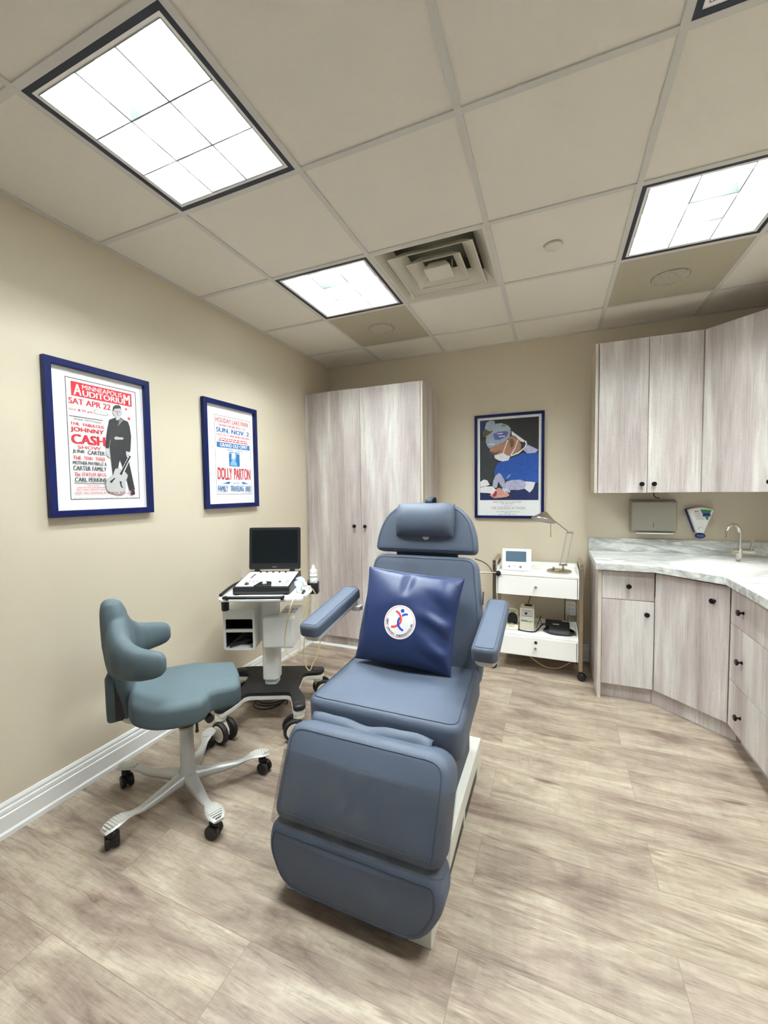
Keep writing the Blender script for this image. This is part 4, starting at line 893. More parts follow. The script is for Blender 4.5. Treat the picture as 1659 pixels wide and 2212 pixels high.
# seat: saddle outline with cut-out thighs and a wide front horn
half = [(-.208, .0), (-.208, .13), (-.195, .19), (-.13, .216), (-.03, .232), (.055, .228), (.085, .205), (.098, .172), (.120, .160), (.205, .155), (.232, .135), (.238, 0)]
outl = half+[(a, -b) for a, b in reversed(half[1:-1])]
outl = rpoly(outl[::-1], .03, 3)
def seat2(v):
    x, y, z = v; k = z/.085
    z2 = .03*max(0, -x-.05)**2/.03-.50*max(0, abs(y)-.10)**1.6*(1.0 if x > -.1 else max(.45, 1+(x+.1)*5))-.06*max(0, x-.03)**1.3-.035*max(0, abs(y)-.05)*(x > .1)
    return Vector((x, y, z*(1+.0*k)+z2))
mb = MB(); mb.pad(outl, .100, .026, Matrix.Translation((0, 0, .448)), .018, seg=6, rb=.025, fn=seat2); mb.build('seat', 'teal', t, True, smooth=80)
mb = MB(); mb.prism(rrect(.30, .22, .05, 5, -.02, 0), .424, .450); mb.tube(smooth_path([(-.08, 0, .43), (-.17, 0, .41), (-.225, 0, .42), (-.245, 0, .47), (-.250, 0, .56)]), [.022]*25, 12); mb.build('seat_pan', 'shell', t, True)
# backrest: one skinned surface - upright spine with two forward curving wings
def back_surface():
    # front profile in (y,z): half-width of the spine by height; wings at mid height
    rows = []; nz = 30
    prof = [(.430, .046, -.226, .020), (.47, .058, -.230, .026), (.53, .064, -.232, .030), (.60, .074, -.238, .044), (.68, .084, -.246, .054), (.76, .078, -.250, .060), (.84, .064, -.258, .055), (.90, .054, -.264, .049), (.935, .042, -.270, .038), (.953, .016, -.277, .018)]
    vs = []; fs = []; m_ = 18
    for z, wd, x, th in prof:
        for q in range(m_):
            a_ = 2*PI*q/m_; vs.append((x+th*math.cos(a_), wd*math.sin(a_), z))
    for i in range(len(prof)-1):
        for q in range(m_): l = (q+1) % m_; fs.append((i*m_+q, i*m_+l, (i+1)*m_+l, (i+1)*m_+q))
    fs += [tuple(range(m_)), tuple(range((len(prof)-1)*m_, len(prof)*m_))]
    mb.add(vs, fs)
    for sy in (-1, 1):
        # wing: sections along a curve going outward and forward
        cv = [(-.246, 0, .765, .128, .050), (-.244, .04, .760, .124, .048), (-.238, .08, .748, .110, .045), (-.222, .12, .733, .092, .042), (-.192, .158, .720, .076, .039), (-.150, .188, .713, .066, .037), (-.104, .205, .711, .058, .034), (-.074, .211, .711, .048, .028), (-.058, .213, .711, .028, .015)]
        vs = []; fs = []
        for i, (x, y, z, hz, th) in enumerate(cv):
            j0, j1 = max(0, i-1), min(len(cv)-1, i+1); tg = Vector((cv[j1][0]-cv[j0][0], cv[j1][1]-cv[j0][1], 0)).normalized(); nn = Vector((-tg.y, tg.x, 0))
            for q in range(m_):
                a_ = 2*PI*q/m_; ca, sa = math.cos(a_), math.sin(a_)
                p = Vector((x, y, z))+nn*(th*math.copysign(abs(ca)**.75, ca))+Vector((0, 0, hz*math.copysign(abs(sa)**.8, sa))); vs.append((p.x, p.y*sy, p.z))
        for i in range(len(cv)-1):
            for q in range(m_): l = (q+1) % m_; fs.append((i*m_+q, i*m_+l, (i+1)*m_+l, (i+1)*m_+q))
        fs += [tuple(range(m_)), tuple(range((len(cv)-1)*m_, len(cv)*m_))]; mb.add(vs, fs)
mb = MB(); back_surface(); bk_ = mb.build('backrest', 'teal', t, True, smooth=80)
rm = bk_.modifiers.new('join', 'REMESH'); rm.mode = 'VOXEL'; rm.voxel_size = .0065; rm.use_smooth_shade = True
sm_ = bk_.modifiers.new('soften', 'SMOOTH'); sm_.factor = .6; sm_.iterations = 14
mb = MB(); mb.pad(rpoly([(-.050, .428), (.050, .428), (.064, .50), (.066, .64), (-.066, .64), (-.064, .50)], .02, 4), .034, .016, frame((-.263, 0, 0), (0, 1, 0), (0, 0, 1), (-1, 0, 0)), .004, rb=.002); mb.build('back_shell', 'teal', t, True)
mb = MB(); mb.box(-.2625, -.236, -.0575, .0575, .440, .585); mb.prism([(-.262, .43), (-.258, .60), (-.262, .645), (-.275, .645), (-.275, .43)], -.012, .012, 0, Matrix(((1, 0, 0, 0), (0, 0, 1, 0), (0, 1, 0, 0), (0, 0, 0, 1)))); mb.build('back_post', 'black', t, True, smooth=0)
mb = MB(); mb.tube([(-.272+.0-.012+.016*math.cos(2*PI*k/20)*-1, .0, .475+.018*math.sin(2*PI*k/20)) for k in range(20)], .0032, 8, 0, True); mb.build('adjust_ring', 'black', t, True)
# ------------------------------------------------------------------ ultrasound cart (local frame, front = -y)
UA = R(22); UO = (.385, -1.51, 0); UM = Matrix.Translation(UO) @ Matrix.Rotation(UA, 4, 'Z')
t = thing('ultrasound_cart', 'white wheeled ultrasound cart with black base plate beside the left wall', 'medical cart', UO, UA)
tips = [(-.185, -.355), (.255, -.335), (.285, .125), (-.235, .115)]
outl = rpoly([(-.225, -.375), (-.165, -.40), (-.120, -.30), (-.095, -.195), (.17, -.185), (.205, -.28), (.235, -.38), (.30, -.355), (.275, -.25), (.205, -.12), (.20, .07), (.32, .085), (.33, .165), (.22, .185), (-.19, .185), (-.285, .16), (-.27, .075), (-.16, .07), (-.145, -.12), (-.205, -.28)], .035, 5)
mb = MB(); mb.prism(outl, .168, .192); pl = mb.build('base_plate', 'blacksoft', t, True, smooth=30, bevel=.004)
mb = MB(); mb.prism([(.03+(a-.03)*.985, -.1+(b+.1)*.985) for a, b in outl], .142, .1675); mb.build('base_rim', 'cartw', t, True, smooth=30, bevel=.004)
for a, b in tips: MB().lathe([(.034, .193), (.034, .196), (.028, .199)], 24, 0, Matrix.Translation((a, b, 0))).build('corner_cap', 'black', pl, True)

for k, (a, b) in enumerate(tips):
    cm = Matrix.Translation((a, b, 0)) @ Matrix.Rotation(R((150, 20, -160, 200)[k]), 4, 'Z')
    mb = MB(); mb.lathe([(.030, .142), (.032, .122), (.026, .118)], 20, 0, cm); mb.prism([(-.050, .035), (-.052, .070), (-.020, .118), (.024, .118), (.020, .080), (-.015, .050)], -.016, .016, 0, cm @ Matrix(((1, 0, 0, 0), (0, 0, 1, 0), (0, 1, 0, 0), (0, 0, 0, 1))))
    c = mb.build('caster', 'cream', t, True, smooth=40)
    mb = MB()
    for sy in (-1, 1): mb.lathe([(.046, -.002), (.060, 0), (.0615, .006), (.0615, .018), (.058, .024), (.046, .026)], 28, 0, cm @ Matrix.Translation((-.030, sy*.019, .0625)) @ Matrix.Rotation(R(-90*sy), 4, 'X'))
    mb.build('tyre', 'blacksoft', c, True)
    for sy in (-1, 1): mb = MB(); mb.lathe([(.010, .024), (.043, .0275), (.045, .0262)], 28, 0, cm @ Matrix.Translation((-.030, sy*.019, .0625)) @ Matrix.Rotation(R(-90*sy), 4, 'X')); mb.build('wheel_disc', 'cream', c, True)
# column
colo = rpoly([(-.022, -.105), (.074, -.105), (.080, -.02), (.060, .03), (-.008, .03), (-.028, -.02)], .03, 5)
mb = MB(); mb.prism([(.026+(a-.026)*.82, -.045+(b+.045)*.82) for a, b in colo], .1925, .225); mb.prism(colo, .226, .765); mb.build('column', 'cartw', t, True, smooth=40, bevel=.003)
# left storage box, open front, two compartments
def tube_box(mb, x0, x1, y0, y1, z0, z1, th): pass
mb = MB(); x0, x1, y0, y1, z0, z1 = -.240, -.045, -.150, .150, .436, .690
FB = frame((0, y0, 0), (1, 0, 0), (0, 0, 1), (0, -1, 0))
mb.prism(rrect(x1-x0, z1-z0, .02, 5, (x0+x1)/2, (z0+z1)/2), -.30, -.285, 0, FB)
mb.holed(rrect(x1-x0, z1-z0, .02, 5, (x0+x1)/2, (z0+z1)/2), rrect(.166, .185, .008, 5, (x0+x1)/2, .5355), -.285, 0, 0, FB)
mb.box(x0+.012, x1-.012, y0+.003, y1-.015, .546, .563)
mb.build('storage_box', 'cartw', t, True, smooth=30, bevel=.003)
mb = MB(); mb.box(x0+.020, x1-.020, y1-.019, y1-.0155, .445, .628); mb.box(x0+.016, x1-.016, y0+.02, y1-.02, .5632, .5642); mb.box(x0+.016, x1-.016, y0+.02, y1-.02, .5448, .5458); mb.box(x0+.016, x1-.016, y0+.02, y1-.02, .6268, .6278); mb.box(x0+.0142, x0+.0152, y0+.01, y1-.016, .444, .627); mb.box(x1-.0152, x1-.0142, y0+.01, y1-.016, .444, .627); mb.build('box_shade', 'black', t, True, smooth=0)  # black sheets stand in for the shade inside the white box's compartments
# right closed box wrapped round the column
mb = MB(); mb.pad(rrect(.190, .190, .018, 5, .100, .545), .062, .014, frame((0, -.106, 0), (1, 0, 0), (0, 0, 1), (0, -1, 0)), .003, rb=.002); mb.box(.086, .192, -.107, .12, .452, .638)
bx = mb.build('equipment_box', 'cartw', t, True, smooth=40, bevel=.003)
mb = MB()
for k in range(7): mb.box(.100+.012*k, .107+.012*k, -.06, -.02, .6381, .6388)
for k in range(4): mb.box(.100+.022*k, .116+.022*k, .0, .03, .6381, .6388)
mb.build('label', 'dim', bx, True, smooth=0)
# tray
mb = MB(); mb.prism(rpoly([(-.235, -.225), (-.205, -.262), (.255, -.262), (.275, -.235), (.235, .17), (.20, .20), (-.20, .20), (-.225, .17)], .03, 5), .764, .780); mb.box(-.10, .14, -.20, .12, .745, .7635); tr = mb.build('tray', 'cartw', t, True, smooth=30, bevel=.004)
mb = MB(); mb.tube([(-.172, -.258, .792), (-.176, -.285, .795), (-.165, -.292, .797), (.155, -.292, .797), (.166, -.285, .795), (.162, -.258, .792)], .0095, 10); mb.cyl((-.165, -.258, .775), (-.165, -.258, .795), .009, 10); mb.cyl((.155, -.258, .775), (.155, -.258, .795), .009, 10); mb.build('handle', 'black', t, True)
for pts in ([(-.228, -.20, .79), (-.232, -.02, .80), (-.224, .14, .80)], [(.262, -.20, .79), (.252, -.02, .80), (.238, .14, .80)]):
    mb = MB(); mb.tube(smooth_path(pts), .010, 8); mb.build('side_rail', 'black', t, True)
mb = MB(); mb.lathe([(.020, .700), (.022, .705), (.022, .752), (.028, .757), (.028, .7635)], 20, 0, Matrix.Translation((-.200, -.205, 0))); mb.build('cup_holder', 'black', t, True)
mb = MB(); mb.holed(rrect(.066, .066, .012, 4, .288, .02), rrect(.054, .054, .01, 4, .288, .02), .752, .815); mb.box(.256, .320, -.013, .053, .745, .7515); mb.build('bottle_holder', 'black', t, True, smooth=30)
mb = MB(); mb.prism(rpoly([(.205, -.235), (.290, -.225), (.300, -.10), (.285, -.025), (.215, -.03)], .012, 4), .7805, .793); mb.prism(rpoly([(.215, -.14), (.285, -.135), (.288, -.06), (.218, -.06)], .012, 4), .7935, .812); mb.build('probe_holder', 'cartw', t, True, smooth=30, bevel=.003)
mb = MB(); mb.box(.09, .14, .03, .06, .730, .7445); mb.build('clamp', 'black', t, True, smooth=0)
# portable ultrasound unit (laptop-like), on the tray
def UP(x, y, z): return tuple(UM @ Vector((x, y, z)))
t = thing('ultrasound_laptop', 'open portable ultrasound unit with black screen and white control panel on the cart tray', 'ultrasound unit', UP(0, 0, .78), UA)
Z0 = -.78
def TL(mb): 
    for i, v in enumerate(mb.v): mb.v[i] = v+Vector((0, 0, Z0))
    return mb
mb = MB(); mb.prism([(-.160, .784), (-.163, .800), (-.158, .826), (.160, .862), (.176, .862), (.180, .800), (.170, .784)], -.170, .174, 0, Matrix(((0, 0, 1, 0), (1, 0, 0, 0), (0, 1, 0, 0), (0, 0, 0, 1))))
mb.box(-.160, -.135, -.168, -.10, .7805, .784); mb.box(.140, .165, -.168, -.10, .7805, .784); mb.box(-.160, -.135, .12, .16, .7805, .784); mb.box(.14, .165, .12, .16, .7805, .784)
b_ = TL(mb).build('base', 'black', t, True, smooth=0, bevel=.004)
sl = math.atan2(.036, .318); KP = Matrix.Translation((0, -.158, .826+Z0)) @ Matrix.Rotation(sl, 4, 'X')     # panel plane: x right, y to the back
mb = MB(); mb.prism(rpoly([(-.160, .012), (-.045, .012), (-.025, .075), (.040, .075), (.058, .012), (.164, .012), (.166, .298), (-.162, .298)], .008, 3), .0006, .0036, 0, KP); pn = mb.build('control_panel', 'cartw', t, True, smooth=0)
mb = MB()
mb.pad(rpoly([(-.05, .004), (.063, .004), (.045, .082), (.028, .095), (-.012, .095), (-.03, .082)], .01, 4), .006, .003, KP @ Matrix.Translation((0, 0, .0015)), .002, rb=.001); mb.build('trackball_pad', 'black', pn, True)
mb = MB(); mb.sphere((.010, .046, .009), .014, 0, KP); mb.build('trackball', 'cream', pn, True)
mb = MB()
for k in range(5): mb.prism(rrect(.012, .014, .003, 3, -.085+.042*k, .282), .0036, .0075, 0, KP)
for k in range(4): mb.box(-.130+.024*k, -.116+.024*k, .10, .104, .0036, .0052, 0, KP); mb.box(-.118+.022*k, -.106+.022*k, .078, .082, .0036, .0052, 0, KP)
mb.lathe([(.014, .0036), (.014, .010), (.011, .012)], 18, 0, KP @ Matrix.Translation((-.100, .045, 0))); mb.lathe([(.008, .0036), (.008, .009)], 14, 0, KP @ Matrix.Translation((.095, .085, 0)))
for k in range(3): mb.box(.130, .150, .10-.028*k, .104-.028*k, .0036, .0052, 0, KP); mb.box(.075+.02*k, .083+.02*k, .045, .049, .0036, .0052, 0, KP)
mb.prism([(-.118, .165), (-.110, .165), (-.104, .245), (-.112, .247)], .0036, .0055, 0, KP); mb.build('button', 'black', pn, True, smooth=30)
LB = Matrix.Translation((0, .168, .872+Z0)) @ Matrix.Rotation(R(-6), 4, 'X'); LF = LB @ Matrix(((1, 0, 0, 0), (0, 0, -1, 0), (0, 1, 0, 0), (0, 0, 0, 1)))     # x right, y up, z toward the viewer
mb = MB(); mb.pad(rrect(.350, .285, .014, 5, .001, .146), .020, .004, LF, 0, rb=.006); ld = mb.build('lid', 'black', t, True)
mb = MB(); mb.prism(rrect(.312, .225, .004, 3, .001, .158), .0202, .0206, 0, LF); mb.build('screen', 'screen', ld, True, smooth=0)
p = Print(LF @ Matrix.Translation((-.014, .022, .0203)), .030, .006, ['dim']); p.map = 1
vs_, fs_ = text_mesh('LOGIQ e', .02); x0 = min(a for a, b in vs_); x1 = max(a for a, b in vs_); y0 = min(b for a, b in vs_); y1 = max(b for a, b in vs_)
lm = MB(); lm.add([(-.014+(a-x0)/(x1-x0)*.030, .016+(b-y0)/(y1-y0)*.006, .0204) for a, b in vs_], fs_, 0, LF); lm.build('lettering', 'grey', ld, True, smooth=0)
mb = MB(); 
for x in (-.120, .118): mb.box(x-.016, x+.016, .150, .176, .855+Z0, .888+Z0)
mb.build('hinge', 'black', t, True, smooth=0, bevel=.002)
mb = MB(); mb.tube(smooth_path([(-.176, .03, .842+Z0), (-.188, .02, .85+Z0), (-.19, .02, .87+Z0), (-.182, .03, .89+Z0)]), .0025, 8); st = mb.build('stylus_cord', 'probeg', t, True)
# gel bottle, probes with cables
t = thing('gel_bottle', 'white squeeze bottle with pointed cap standing in the cart holder', 'bottle', UP(.288, .02, .752), UA)
mb = MB(); mb.lathe([(.022, .001), (.0245, .006), (.0245, .105), (.023, .114), (.020, .120)], 24); b_ = mb.build('body', 'white', t, True)
mb = MB(); mb.lathe([(.0225, .1202), (.0225, .142), (.012, .150), (.0095, .166), (.006, .174)], 20); mb.build('cap', 'white', t, True)
mb = MB(); mb.lathe([(.0248, .098), (.0250, .099), (.0250, .103), (.0248, .104)], 24, 0, capt=False)
for k in range(2): mb.tube([(.0252*math.cos(a), .0252*math.sin(a), .076-.018*k+.012*math.sin(a+.9)) for a in [R(-150+8*i) for i in range(15)]], .0012, 6)
mb.build('print', 'grey2', b_, True)
def probe(label, head, butt, cable, hc):
    h, b = Vector(UM @ Vector(head)), Vector(UM @ Vector(butt)); c = (h+b)/2
    t = thing('ultrasound_probe', label, 'ultrasound probe', tuple(b), 0, 'ultrasound probes')
    ax = (h-b).normalized(); up = Vector((0, 0, 1)); u = ax.cross(up).normalized(); M = frame(b, u, u.cross(ax)*-1, ax); L = (h-b).length
    mb = MB(); vs = []; fs = []; m_ = 14; secs = [(0, .010, .010), (.35, .012, .012), (.6, .015, .012), (.72, .024, .013), (1, .027, .012)]
    for s_, a, c_ in secs:
        for q in range(m_): an = 2*PI*q/m_; vs.append((a*math.cos(an), c_*math.sin(an), s_*L))
    for i in range(len(secs)-1):
        for q in range(m_): l = (q+1) % m_; fs.append((i*m_+q, i*m_+l, (i+1)*m_+l, (i+1)*m_+q))
    fs += [tuple(range(m_)), tuple(range((len(secs)-1)*m_, len(secs)*m_))]; mb.add(vs, fs, 0, M); mb.build('body', 'cartw', t, smooth=50)
    mb = MB(); o = [(.028*math.cos(2*PI*k/20), .0135*math.sin(2*PI*k/20)) for k in range(20)]; mb.pad(o, .030, .008, M @ Matrix.Translation((0, 0, L*.80)), .003, rb=.003); mb.build('lens_head', 'probeg', t)
    mb = MB(); mb.tube([tuple(UM @ Vector(q)) for q in smooth_path([butt]+cable, 7)], .0034, 8); mb.build('cable', 'cable', t)
probe('ultrasound probe lying in the cart holder, cable hanging in a loop past the white box', (.222, -.115, .842), (.238, -.190, .800),
      [(.232, -.225, .79), (.222, -.292, .770), (.197, -.285, .69), (.160, -.225, .572), (.148, -.195, .495), (.156, -.19, .431), (.190, -.18, .408), (.224, -.18, .43), (.236, -.17, .494), (.236, -.16, .557), (.262, -.12, .668), (.285, -.07, .740)], 0)
probe('ultrasound probe nearer the gel bottle, long cable looping down to the base plate', (.215, -.04, .848), (.262, -.09, .822),
      [(.285, -.11, .815), (.305, -.09, .79), (.318, -.06, .74), (.330, -.05, .654), (.338, -.04, .578), (.338, -.03, .491), (.318, -.03, .373), (.285, -.03, .303), (.258, -.03, .252), (.226, -.03, .323), (.236, -.03, .487), (.256, -.03, .604), (.285, -.03, .730)], 0)
t = thing('cable', 'black power cord coiled on the floor under the ultrasound cart', 'cable', UP(0, 0, 0))
pts = []
for k in range(46): a = k*.42; rr = .085+.020*math.sin(k*.31); pts.append(UP(-.005+rr*1.15*math.cos(a), .02+rr*math.sin(a)-.015*math.sin(k*.2), .006+.0026*k*.55))
pts += [UP(.11, .05, .05), UP(.10, .12, .03), UP(.03, .22, .006), UP(-.04, .32, .006)]
MB().tube(smooth_path(pts, 3), .0045, 8).build('coil', 'black', t)
t = thing('cable', 'dark bundle of cords with white papers in the lower compartment of the cart box', 'cable', UP(-.14, 0, .45), UA)
mb = MB(); mb.tube(smooth_path([(-.07, -.13, .0), (-.05, -.12, .012), (-.03, -.11, .018), (0, -.10, .022), (.03, -.09, .010), (.05, -.05, .004)]), .008, 8); mb.tube(smooth_path([(-.06, -.10, .0), (-.03, -.07, .02), (.02, -.06, .03), (.05, -.02, .006)]), .006, 8); mb.build('cord', 'black', t, True)
mb = MB(); mb.box(-.01, .068, -.135, -.02, -.004, -.001, 0, Matrix.Rotation(R(-6), 4, 'Z')); mb.build('paper', 'paper', t, True, smooth=0)
# ------------------------------------------------------------------ trolley
t = thing('trolley', 'white two-drawer medical trolley with chrome legs between chair and counter', 'trolley', (1.962, -.23, 0))
yF, yB = -.400, -.055
for x0, x1 in ((1.645, 1.671), (2.256, 2.282)):
    mb = MB()
    for y in (yF, yB-.026): mb.box(x0, x1, y, y+.026, .066, .8285)
    mb.box(x0, x1, yF, yB, .829, .855); mb.build('leg_frame', 'nickel', t, smooth=0, bevel=.002)
def trolley_shelf(zt_, zb, nm):
    mb = MB(); mb.box(1.6815, 2.2455, yF+.002, yB, zt_-.020, zt_); mb.box(1.6735, 2.2535, yB-.008, yB, zt_, zt_+.038)
    for sx, x in ((1, 1.6735), (-1, 2.2455)):
        mb.prism([(yB, zb), (yB, zt_+.038), (yF+.05, zt_+.036), (yF, zt_-.002), (yF, zb)], x, x+.008, 0, frame((0, 0, 0), (0, 1, 0), (0, 0, 1), (1, 0, 0)))
    mb.box(1.6815, 2.2455, yF+.02, yB-.01, zb, zb+.006); mb.box(1.6815, 2.2455, yB-.014, yB-.008, zb, zt_); return mb.build(nm, 'white', t, smooth=0, bevel=.0015)
s1 = trolley_shelf(.765, .597, 'upper_shelf'); s2 = trolley_shelf(.292, .132, 'lower_shelf')
for zb, zt_, lock in ((.597, .741, 0), (.133, .278, 1)):
    d = MB().box(1.6855, 2.2415, yF-.001, yF+.016, zb, zt_).build('drawer', 'white', t, smooth=0, bevel=.002)
    kz = (zb+zt_)/2 if not lock else .203
    M = frame((1.961, yF-.0012, kz), (1, 0, 0), (0, 0, 1), (0, -1, 0)); MB().lathe([(.005, 0), (.005, .012), (.0095, .015), (.0095, .022)], 16, 0, M).build('knob', 'chrome', d)
    if lock: MB().lathe([(.0105, 0), (.0105, .005), (.008, .006)], 18, 0, frame((1.963, yF-.0012, .245), (1, 0, 0), (0, 0, 1), (0, -1, 0))).build('lock', 'black', d)
for x in (1.658, 2.269):
    for y, a in ((yF+.012, 200 if x < 2 else -20), (yB-.012, 150)):
        cm = Matrix.Translation((x, y, 0)) @ Matrix.Rotation(R(a), 4, 'Z'); mb = MB()
        for sy in (-1, 1): mb.lathe([(.012, 0), (.025, .001), (.0268, .005), (.0268, .013), (.024, .015)], 20, 0, cm @ Matrix.Translation((.010, sy*.004, .0268)) @ Matrix.Rotation(R(-90*sy), 4, 'X'))
        mb.lathe([(.012, .052), (.014, .056), (.012, .0655)], 14, 0, cm); mb.box(-.014, .022, -.0038, .0038, .02, .056, 0, cm); mb.build('caster', 'black', t)
mb = MB(); mb.cyl((1.50, -.412, .752), (1.6725, -.412, .758), .0075, 12); mb.build('push_bar', 'chrome', t)
mb = MB(); mb.lathe([(.010, 0), (.021, .003), (.021, .010), (.012, .014)], 18, 0, frame((1.689, -.4048, .756), (1, 0, 0), (0, 0, 1), (0, -1, 0))); mb.cyl((1.6725, -.412, .758), (1.689, -.412, .757), .009, 12); mb.build('clamp_knob', 'black', t)
cb_ = MB().tube(smooth_path([(1.50, -.36, .850), (1.56, -.36, .832), (1.61, -.37, .80), (1.640, -.405, .765), (1.66, -.425, .75)]), .004, 8).build('cable', 'black'); tag(cb_, 'thin dark cable curving from behind the exam chair to the trolley corner', 'cable')
# monitor on top
t = thing('monitor_device', 'small white device with blue-grey screen on the trolley top', 'medical device', (1.815, -.27, .765), R(3))
mb = MB(); mb.prism([(-.055, .004), (-.058, .012), (-.030, .165), (-.022, .170), (.02, .160), (.055, .02), (.055, .004)], -.108, .106, 0, frame((0, 0, 0), (0, 1, 0), (0, 0, 1), (1, 0, 0)))
for a in (-.09, .085): mb.box(a, a+.012, -.04, -.028, .0005, .004); mb.box(a, a+.012, .03, .042, .0005, .004)
bd = mb.build('body', 'white', t, True, smooth=0, bevel=.006, bseg=3)
fv = Vector((0, .028, .153)).normalized(); fn_ = Vector((0, -fv.z, fv.y)); FD = frame((0, -.058, .012), (1, 0, 0), fv, fn_)
mb = MB(); mb.prism(rrect(.152, .080, .004, 3, -.006, .102), .0003, .0016, 0, FD); mb.build('screen', 'lcd', t, True, smooth=0)
mb = MB()
for x, r_ in ((-.055, .007), (.028, .010)): mb.lathe([(r_, .0003), (r_, .003), (r_*.8, .004)], 16, 0, FD @ Matrix.Translation((x, .022, 0)))
mb.lathe([(.003, .0003), (.003, .001)], 10, 0, FD @ Matrix.Translation((-.072, .022, 0))); mb.lathe([(.004, .0003), (.004, .001)], 10, 0, FD @ Matrix.Translation((-.016, .026, 0))); mb.build('button', 'grey2', t, True, smooth=0)
# desk lamp
t = thing('desk_lamp', 'brushed nickel desk lamp with cone shade standing on the trolley', 'desk lamp', (2.122, -.262, .765))
BX, BY = 2.122, -.262
mb = MB(); mb.lathe([(.086, .766), (.087, .769), (.087, .778), (.083, .781), (.0, .7812)], 40, 0, Matrix.Translation((BX, BY, 0))); bs = mb.build('base', 'nickel', t)
mb = MB()
for a, b, h_ in ((-.045, -.015, .012), (.006, -.055, .008), (-.04, .015, .02)): mb.lathe([(.008, .7812), (.008, .7812+h_*.7), (.004, .7812+h_)], 14, 0, Matrix.Translation((BX+a, BY+b, 0)))
mb.build('knob', 'nickel', bs)
PX, PY = 2.150, -.25
mb = MB(); mb.cyl((PX, PY, .7812), (PX, PY, .815), .0065, 12); mb.box(PX-.030, PX+.028, PY-.008, PY+.008, .815, .827); mb.build('post', 'nickel', t, smooth=30)
for a in (-.022, .020):
    mb = MB(); mb.cyl((PX+a, PY, .822), (PX+a+.046, PY+.01, 1.066), .0048, 10); mb.build('arm_rod', 'alu', t)
mb = MB(); mb.cyl((PX-.024+.044, PY+.01, 1.070), (PX+.070, PY+.01, 1.070), .0085, 14); mb.build('joint', 'nickel', t)
E1 = Vector((PX+.036, PY+.008, 1.072)); SHC = Vector((2.010, -.255, 1.170))
mb = MB(); mb.cyl(E1, (2.092, -.252, 1.152), .0050, 10); mb.build('upper_arm', 'nickel', t)
sx_ = Vector((.20, .24, .93)).normalized(); su_ = Vector((1, 0, -.19)).normalized(); su_ = (su_-sx_*su_.dot(sx_)).normalized(); SMx = frame(SHC, su_, sx_.cross(su_), sx_)
mb = MB(); pr = [(.090, -.012), (.089, -.006), (.022, .048), (.012, .056), (.001, .057)]; inn = [(.001, .053), (.010, .052), (.019, .044), (.086, -.010), (.090, -.012)]
mb.lathe(pr, 36, 0, SMx, capt=False); sh = mb.build('lamp_shade', 'nickel', t)
mb = MB(); mb.lathe(inn, 36, 0, SMx, capt=False); mb.lathe([(.070, .0), (.001, .004)], 30, 0, SMx, capt=False); mb.build('shade_lining', 'grey', sh)
mb = MB(); mb.cyl((2.060, -.285, 1.140), (2.060, -.285, 1.048), .0032, 8); mb.sphere((2.060, -.285, 1.042), .0065); mb.build('switch_rod', 'nickel', t)
# lower shelf: power unit, headlight in its cradle, adapter, foot pedal with coiled cord
zs = .292
t = thing('power_unit', 'cream electro-surgical box with dial on the lower trolley shelf', 'medical device', (1.892, -.20, zs))
mb = MB(); mb.box(1.838, 1.946, -.272, -.12, zs+.002, .462); bd = mb.build('body', 'cream', t, smooth=0, bevel=.004)
mb = MB(); mb.box(1.848, 1.938, -.2732, -.2722, .395, .455); mb.build('face_plate', 'grey', t, smooth=0)
mb = MB(); mb.lathe([(.010, 0), (.010, .008), (.007, .010)], 18, 0, frame((1.885, -.2733, .425), (1, 0, 0), (0, 0, 1), (0, -1, 0))); mb.box(1.884, 1.886, -.287, -.283, .425, .434); mb.build('dial', 'black', t)
p = Print(frame((1.848, -.2734, .452), (1, 0, 0), (0, 0, 1), (0, -1, 0)), .09, .16, ['grey2']); p.dashes(.1, .02, .85, .05, 'grey2', 3); p.dashes(.15, .29, .9, .31, 'grey2', 5); p.text('ELMAN', .02, .50, .52, .60, 'tealprint', .05); p.text('surgitron', .54, .53, .95, .61, 'tealprint', .02); p.build('lettering', bd)
mb = MB(); mb.box(1.87, 1.925, -.20, -.16, .4622, .470); mb.build('top_socket', 'black', t, smooth=0, bevel=.002)
t = thing('charging_cradle', 'cream charging cradle holding a black headlight on the lower trolley shelf', 'charger', (1.775, -.24, zs))
mb = MB(); mb.prism([(-.315, zs+.001), (-.315, zs+.012), (-.275, zs+.030), (-.200, zs+.030), (-.200, zs+.001)], 1.722, 1.828, 0, frame((0, 0, 0), (0, 1, 0), (0, 0, 1), (1, 0, 0))); mb.box(1.742, 1.812, -.222, -.200, zs+.03, .405); cr = mb.build('body', 'cream', t, smooth=0, bevel=.005)
mb = MB(); mb.tube(smooth_path([(1.738, -.205, .36), (1.738, -.21, .415), (1.752, -.215, .432), (1.80, -.215, .432), (1.816, -.21, .415), (1.816, -.205, .36)]), .0075, 10); mb.build('loop_handle', 'cream', t)
mb = MB()
for k in range(3): mb.lathe([(.0032, 0), (.0032, .001)], 8, 0, frame((1.765+.012*k, -.2965, zs+.0215), (1, 0, 0), (0, .45, 1), (0, -1, .45)))
mb.build('button', 'grey2', cr, smooth=0)
hl = MB(); hl.pad(rpoly([(-.038, 0), (.038, 0), (.040, .04), (.024, .082), (-.024, .082), (-.040, .04)], [.006, .006, .02, .03, .03, .02]), .036, .012, frame((1.779, -.2235, zs+.0325), (1, 0, 0), (0, .12, 1), (0, -1, .12)), .004, rb=.002)
hl.box(1.766, 1.792, -.2625, -.2605, .325, .3325, 1); h_ = hl.build('headlight', ['blacksoft', 'dim']); tag(h_, 'black battery headlight sitting in the cream charging cradle', 'headlight')
t = thing('power_adapter', 'black power adapter brick behind the foot pedal on the lower trolley shelf', 'adapter', (2.09, -.13, zs))
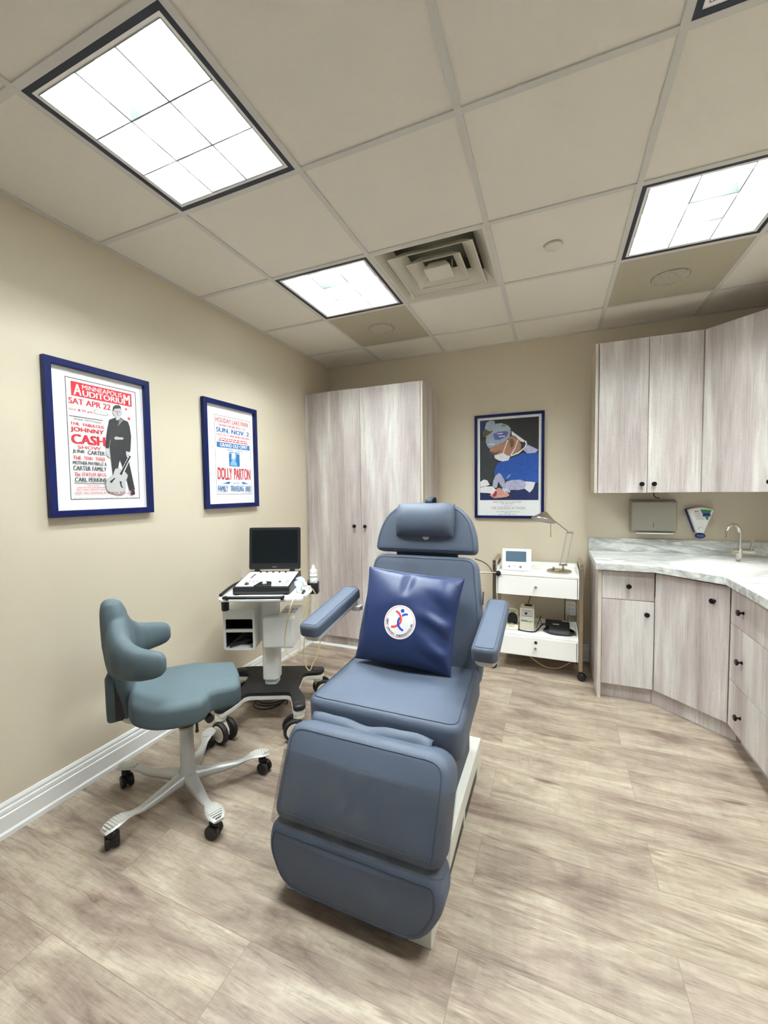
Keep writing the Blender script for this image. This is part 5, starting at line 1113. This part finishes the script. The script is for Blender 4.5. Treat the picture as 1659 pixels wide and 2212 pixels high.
MB().prism(rrect(.125, .07, .008, 3, 2.088, -.132), zs+.001, zs+.052).build('body', 'blacksoft', t, smooth=30, bevel=.004)
MB().tube(smooth_path([(2.026, -.14, .31), (2.0, -.15, .315), (1.985, -.13, .35), (1.995, -.12, .372), (1.975, -.14, .33), (1.962, -.18, .298), (1.958, -.20, .296)]), .0025, 8).build('cord', 'black', t)
t = thing('foot_pedal', 'black foot pedal with its cord wound round it on the lower trolley shelf', 'foot pedal', (2.12, -.25, zs))
mb = MB(); mb.prism([(-.325, zs+.014), (-.31, zs+.034), (-.20, zs+.072), (-.185, zs+.070), (-.185, zs+.014)], 2.052, 2.200, 0, frame((0, 0, 0), (0, 1, 0), (0, 0, 1), (1, 0, 0)) @ Matrix.Rotation(0, 4, 'Z')); mb.build('treadle', 'blacksoft', t, smooth=0, bevel=.006, bseg=3)
MB().box(2.080, 2.125, -.262, -.235, zs+.0605, zs+.0625, 0, Matrix.Identity(4)).build('label', 'dim', t, smooth=0)
pts = []
for k in range(60): a = k*2*PI/18; pts.append((2.128+(.108+.004*math.sin(k))*math.cos(a), -.262+(.066+.003*math.sin(k*1.7))*math.sin(a), zs+.0062+.0035*(k/12)))
pts = pts+[(2.03, -.20, zs+.04), (2.0, -.20, zs+.03), (1.96, -.30, zs+.008), (1.915, -.325, zs+.006), (1.86, -.318, zs+.006), (1.835, -.312, zs+.008), (1.828, -.305, zs+.010)]
MB().tube(smooth_path(pts, 3), .0052, 8).build('cord', 'black', t)
# wall outlet, cords behind the trolley
t = thing('wall_outlet', 'white wall outlet adapter with cords low on the wall behind the trolley', 'outlet', (2.217, -.01, .43))
mb = MB(); mb.pad(rrect(.088, .115, .02, 4, 2.217, .428), .024, .006, frame((0, -.001, 0), (1, 0, 0), (0, 0, 1), (0, -1, 0)), .002, rb=.001); ob = mb.build('body', 'white', t)
mb = MB()
for a, b in ((-.016, .03), (.016, .03), (-.016, -.005), (.016, -.005), (-.016, -.034), (.016, -.034)):
    for q in (-.004, .004): mb.box(2.217+a+q-.001, 2.217+a+q+.001, -.0285, -.0275, .428+b-.006, .428+b+.006)
mb.build('socket_slot', 'grey2', ob, smooth=0)
mb = MB(); mb.tube(smooth_path([(2.195, -.03, .40), (2.188, -.034, .375), (2.18, -.032, .35), (2.182, -.028, .32), (2.18, -.03, .20)]), .004, 8); mb.tube(smooth_path([(2.206, -.03, .39), (2.204, -.034, .36), (2.203, -.032, .30), (2.20, -.03, .18)]), .003, 8); mb.build('cord', 'white', t)
c_ = MB().tube(smooth_path([(2.172, -.034, .62), (2.171, -.034, .50), (2.170, -.034, .34), (2.170, -.034, .15)]), .003, 8).build('cable', 'black'); tag(c_, 'black cable hanging straight down behind the trolley beside the wall outlet', 'cable')
c_ = MB().tube(smooth_path([(1.93, -.036, .60), (1.905, -.036, .50), (1.886, -.036, .428), (1.87, -.036, .33)]), .003, 8).build('cable', 'black'); tag(c_, 'dark cable slanting down the wall behind the cream power unit', 'cable')
c_ = MB().tube(smooth_path([(1.90, -.15, .105), (1.905, -.20, .065), (1.961, -.22, .028), (2.03, -.25, .007), (2.106, -.25, .007), (2.163, -.22, .022), (2.215, -.18, .055), (2.225, -.15, .105)]), .0045, 8).build('cable', 'cable'); tag(c_, 'cream cable sagging to the floor beneath the trolley', 'cable')
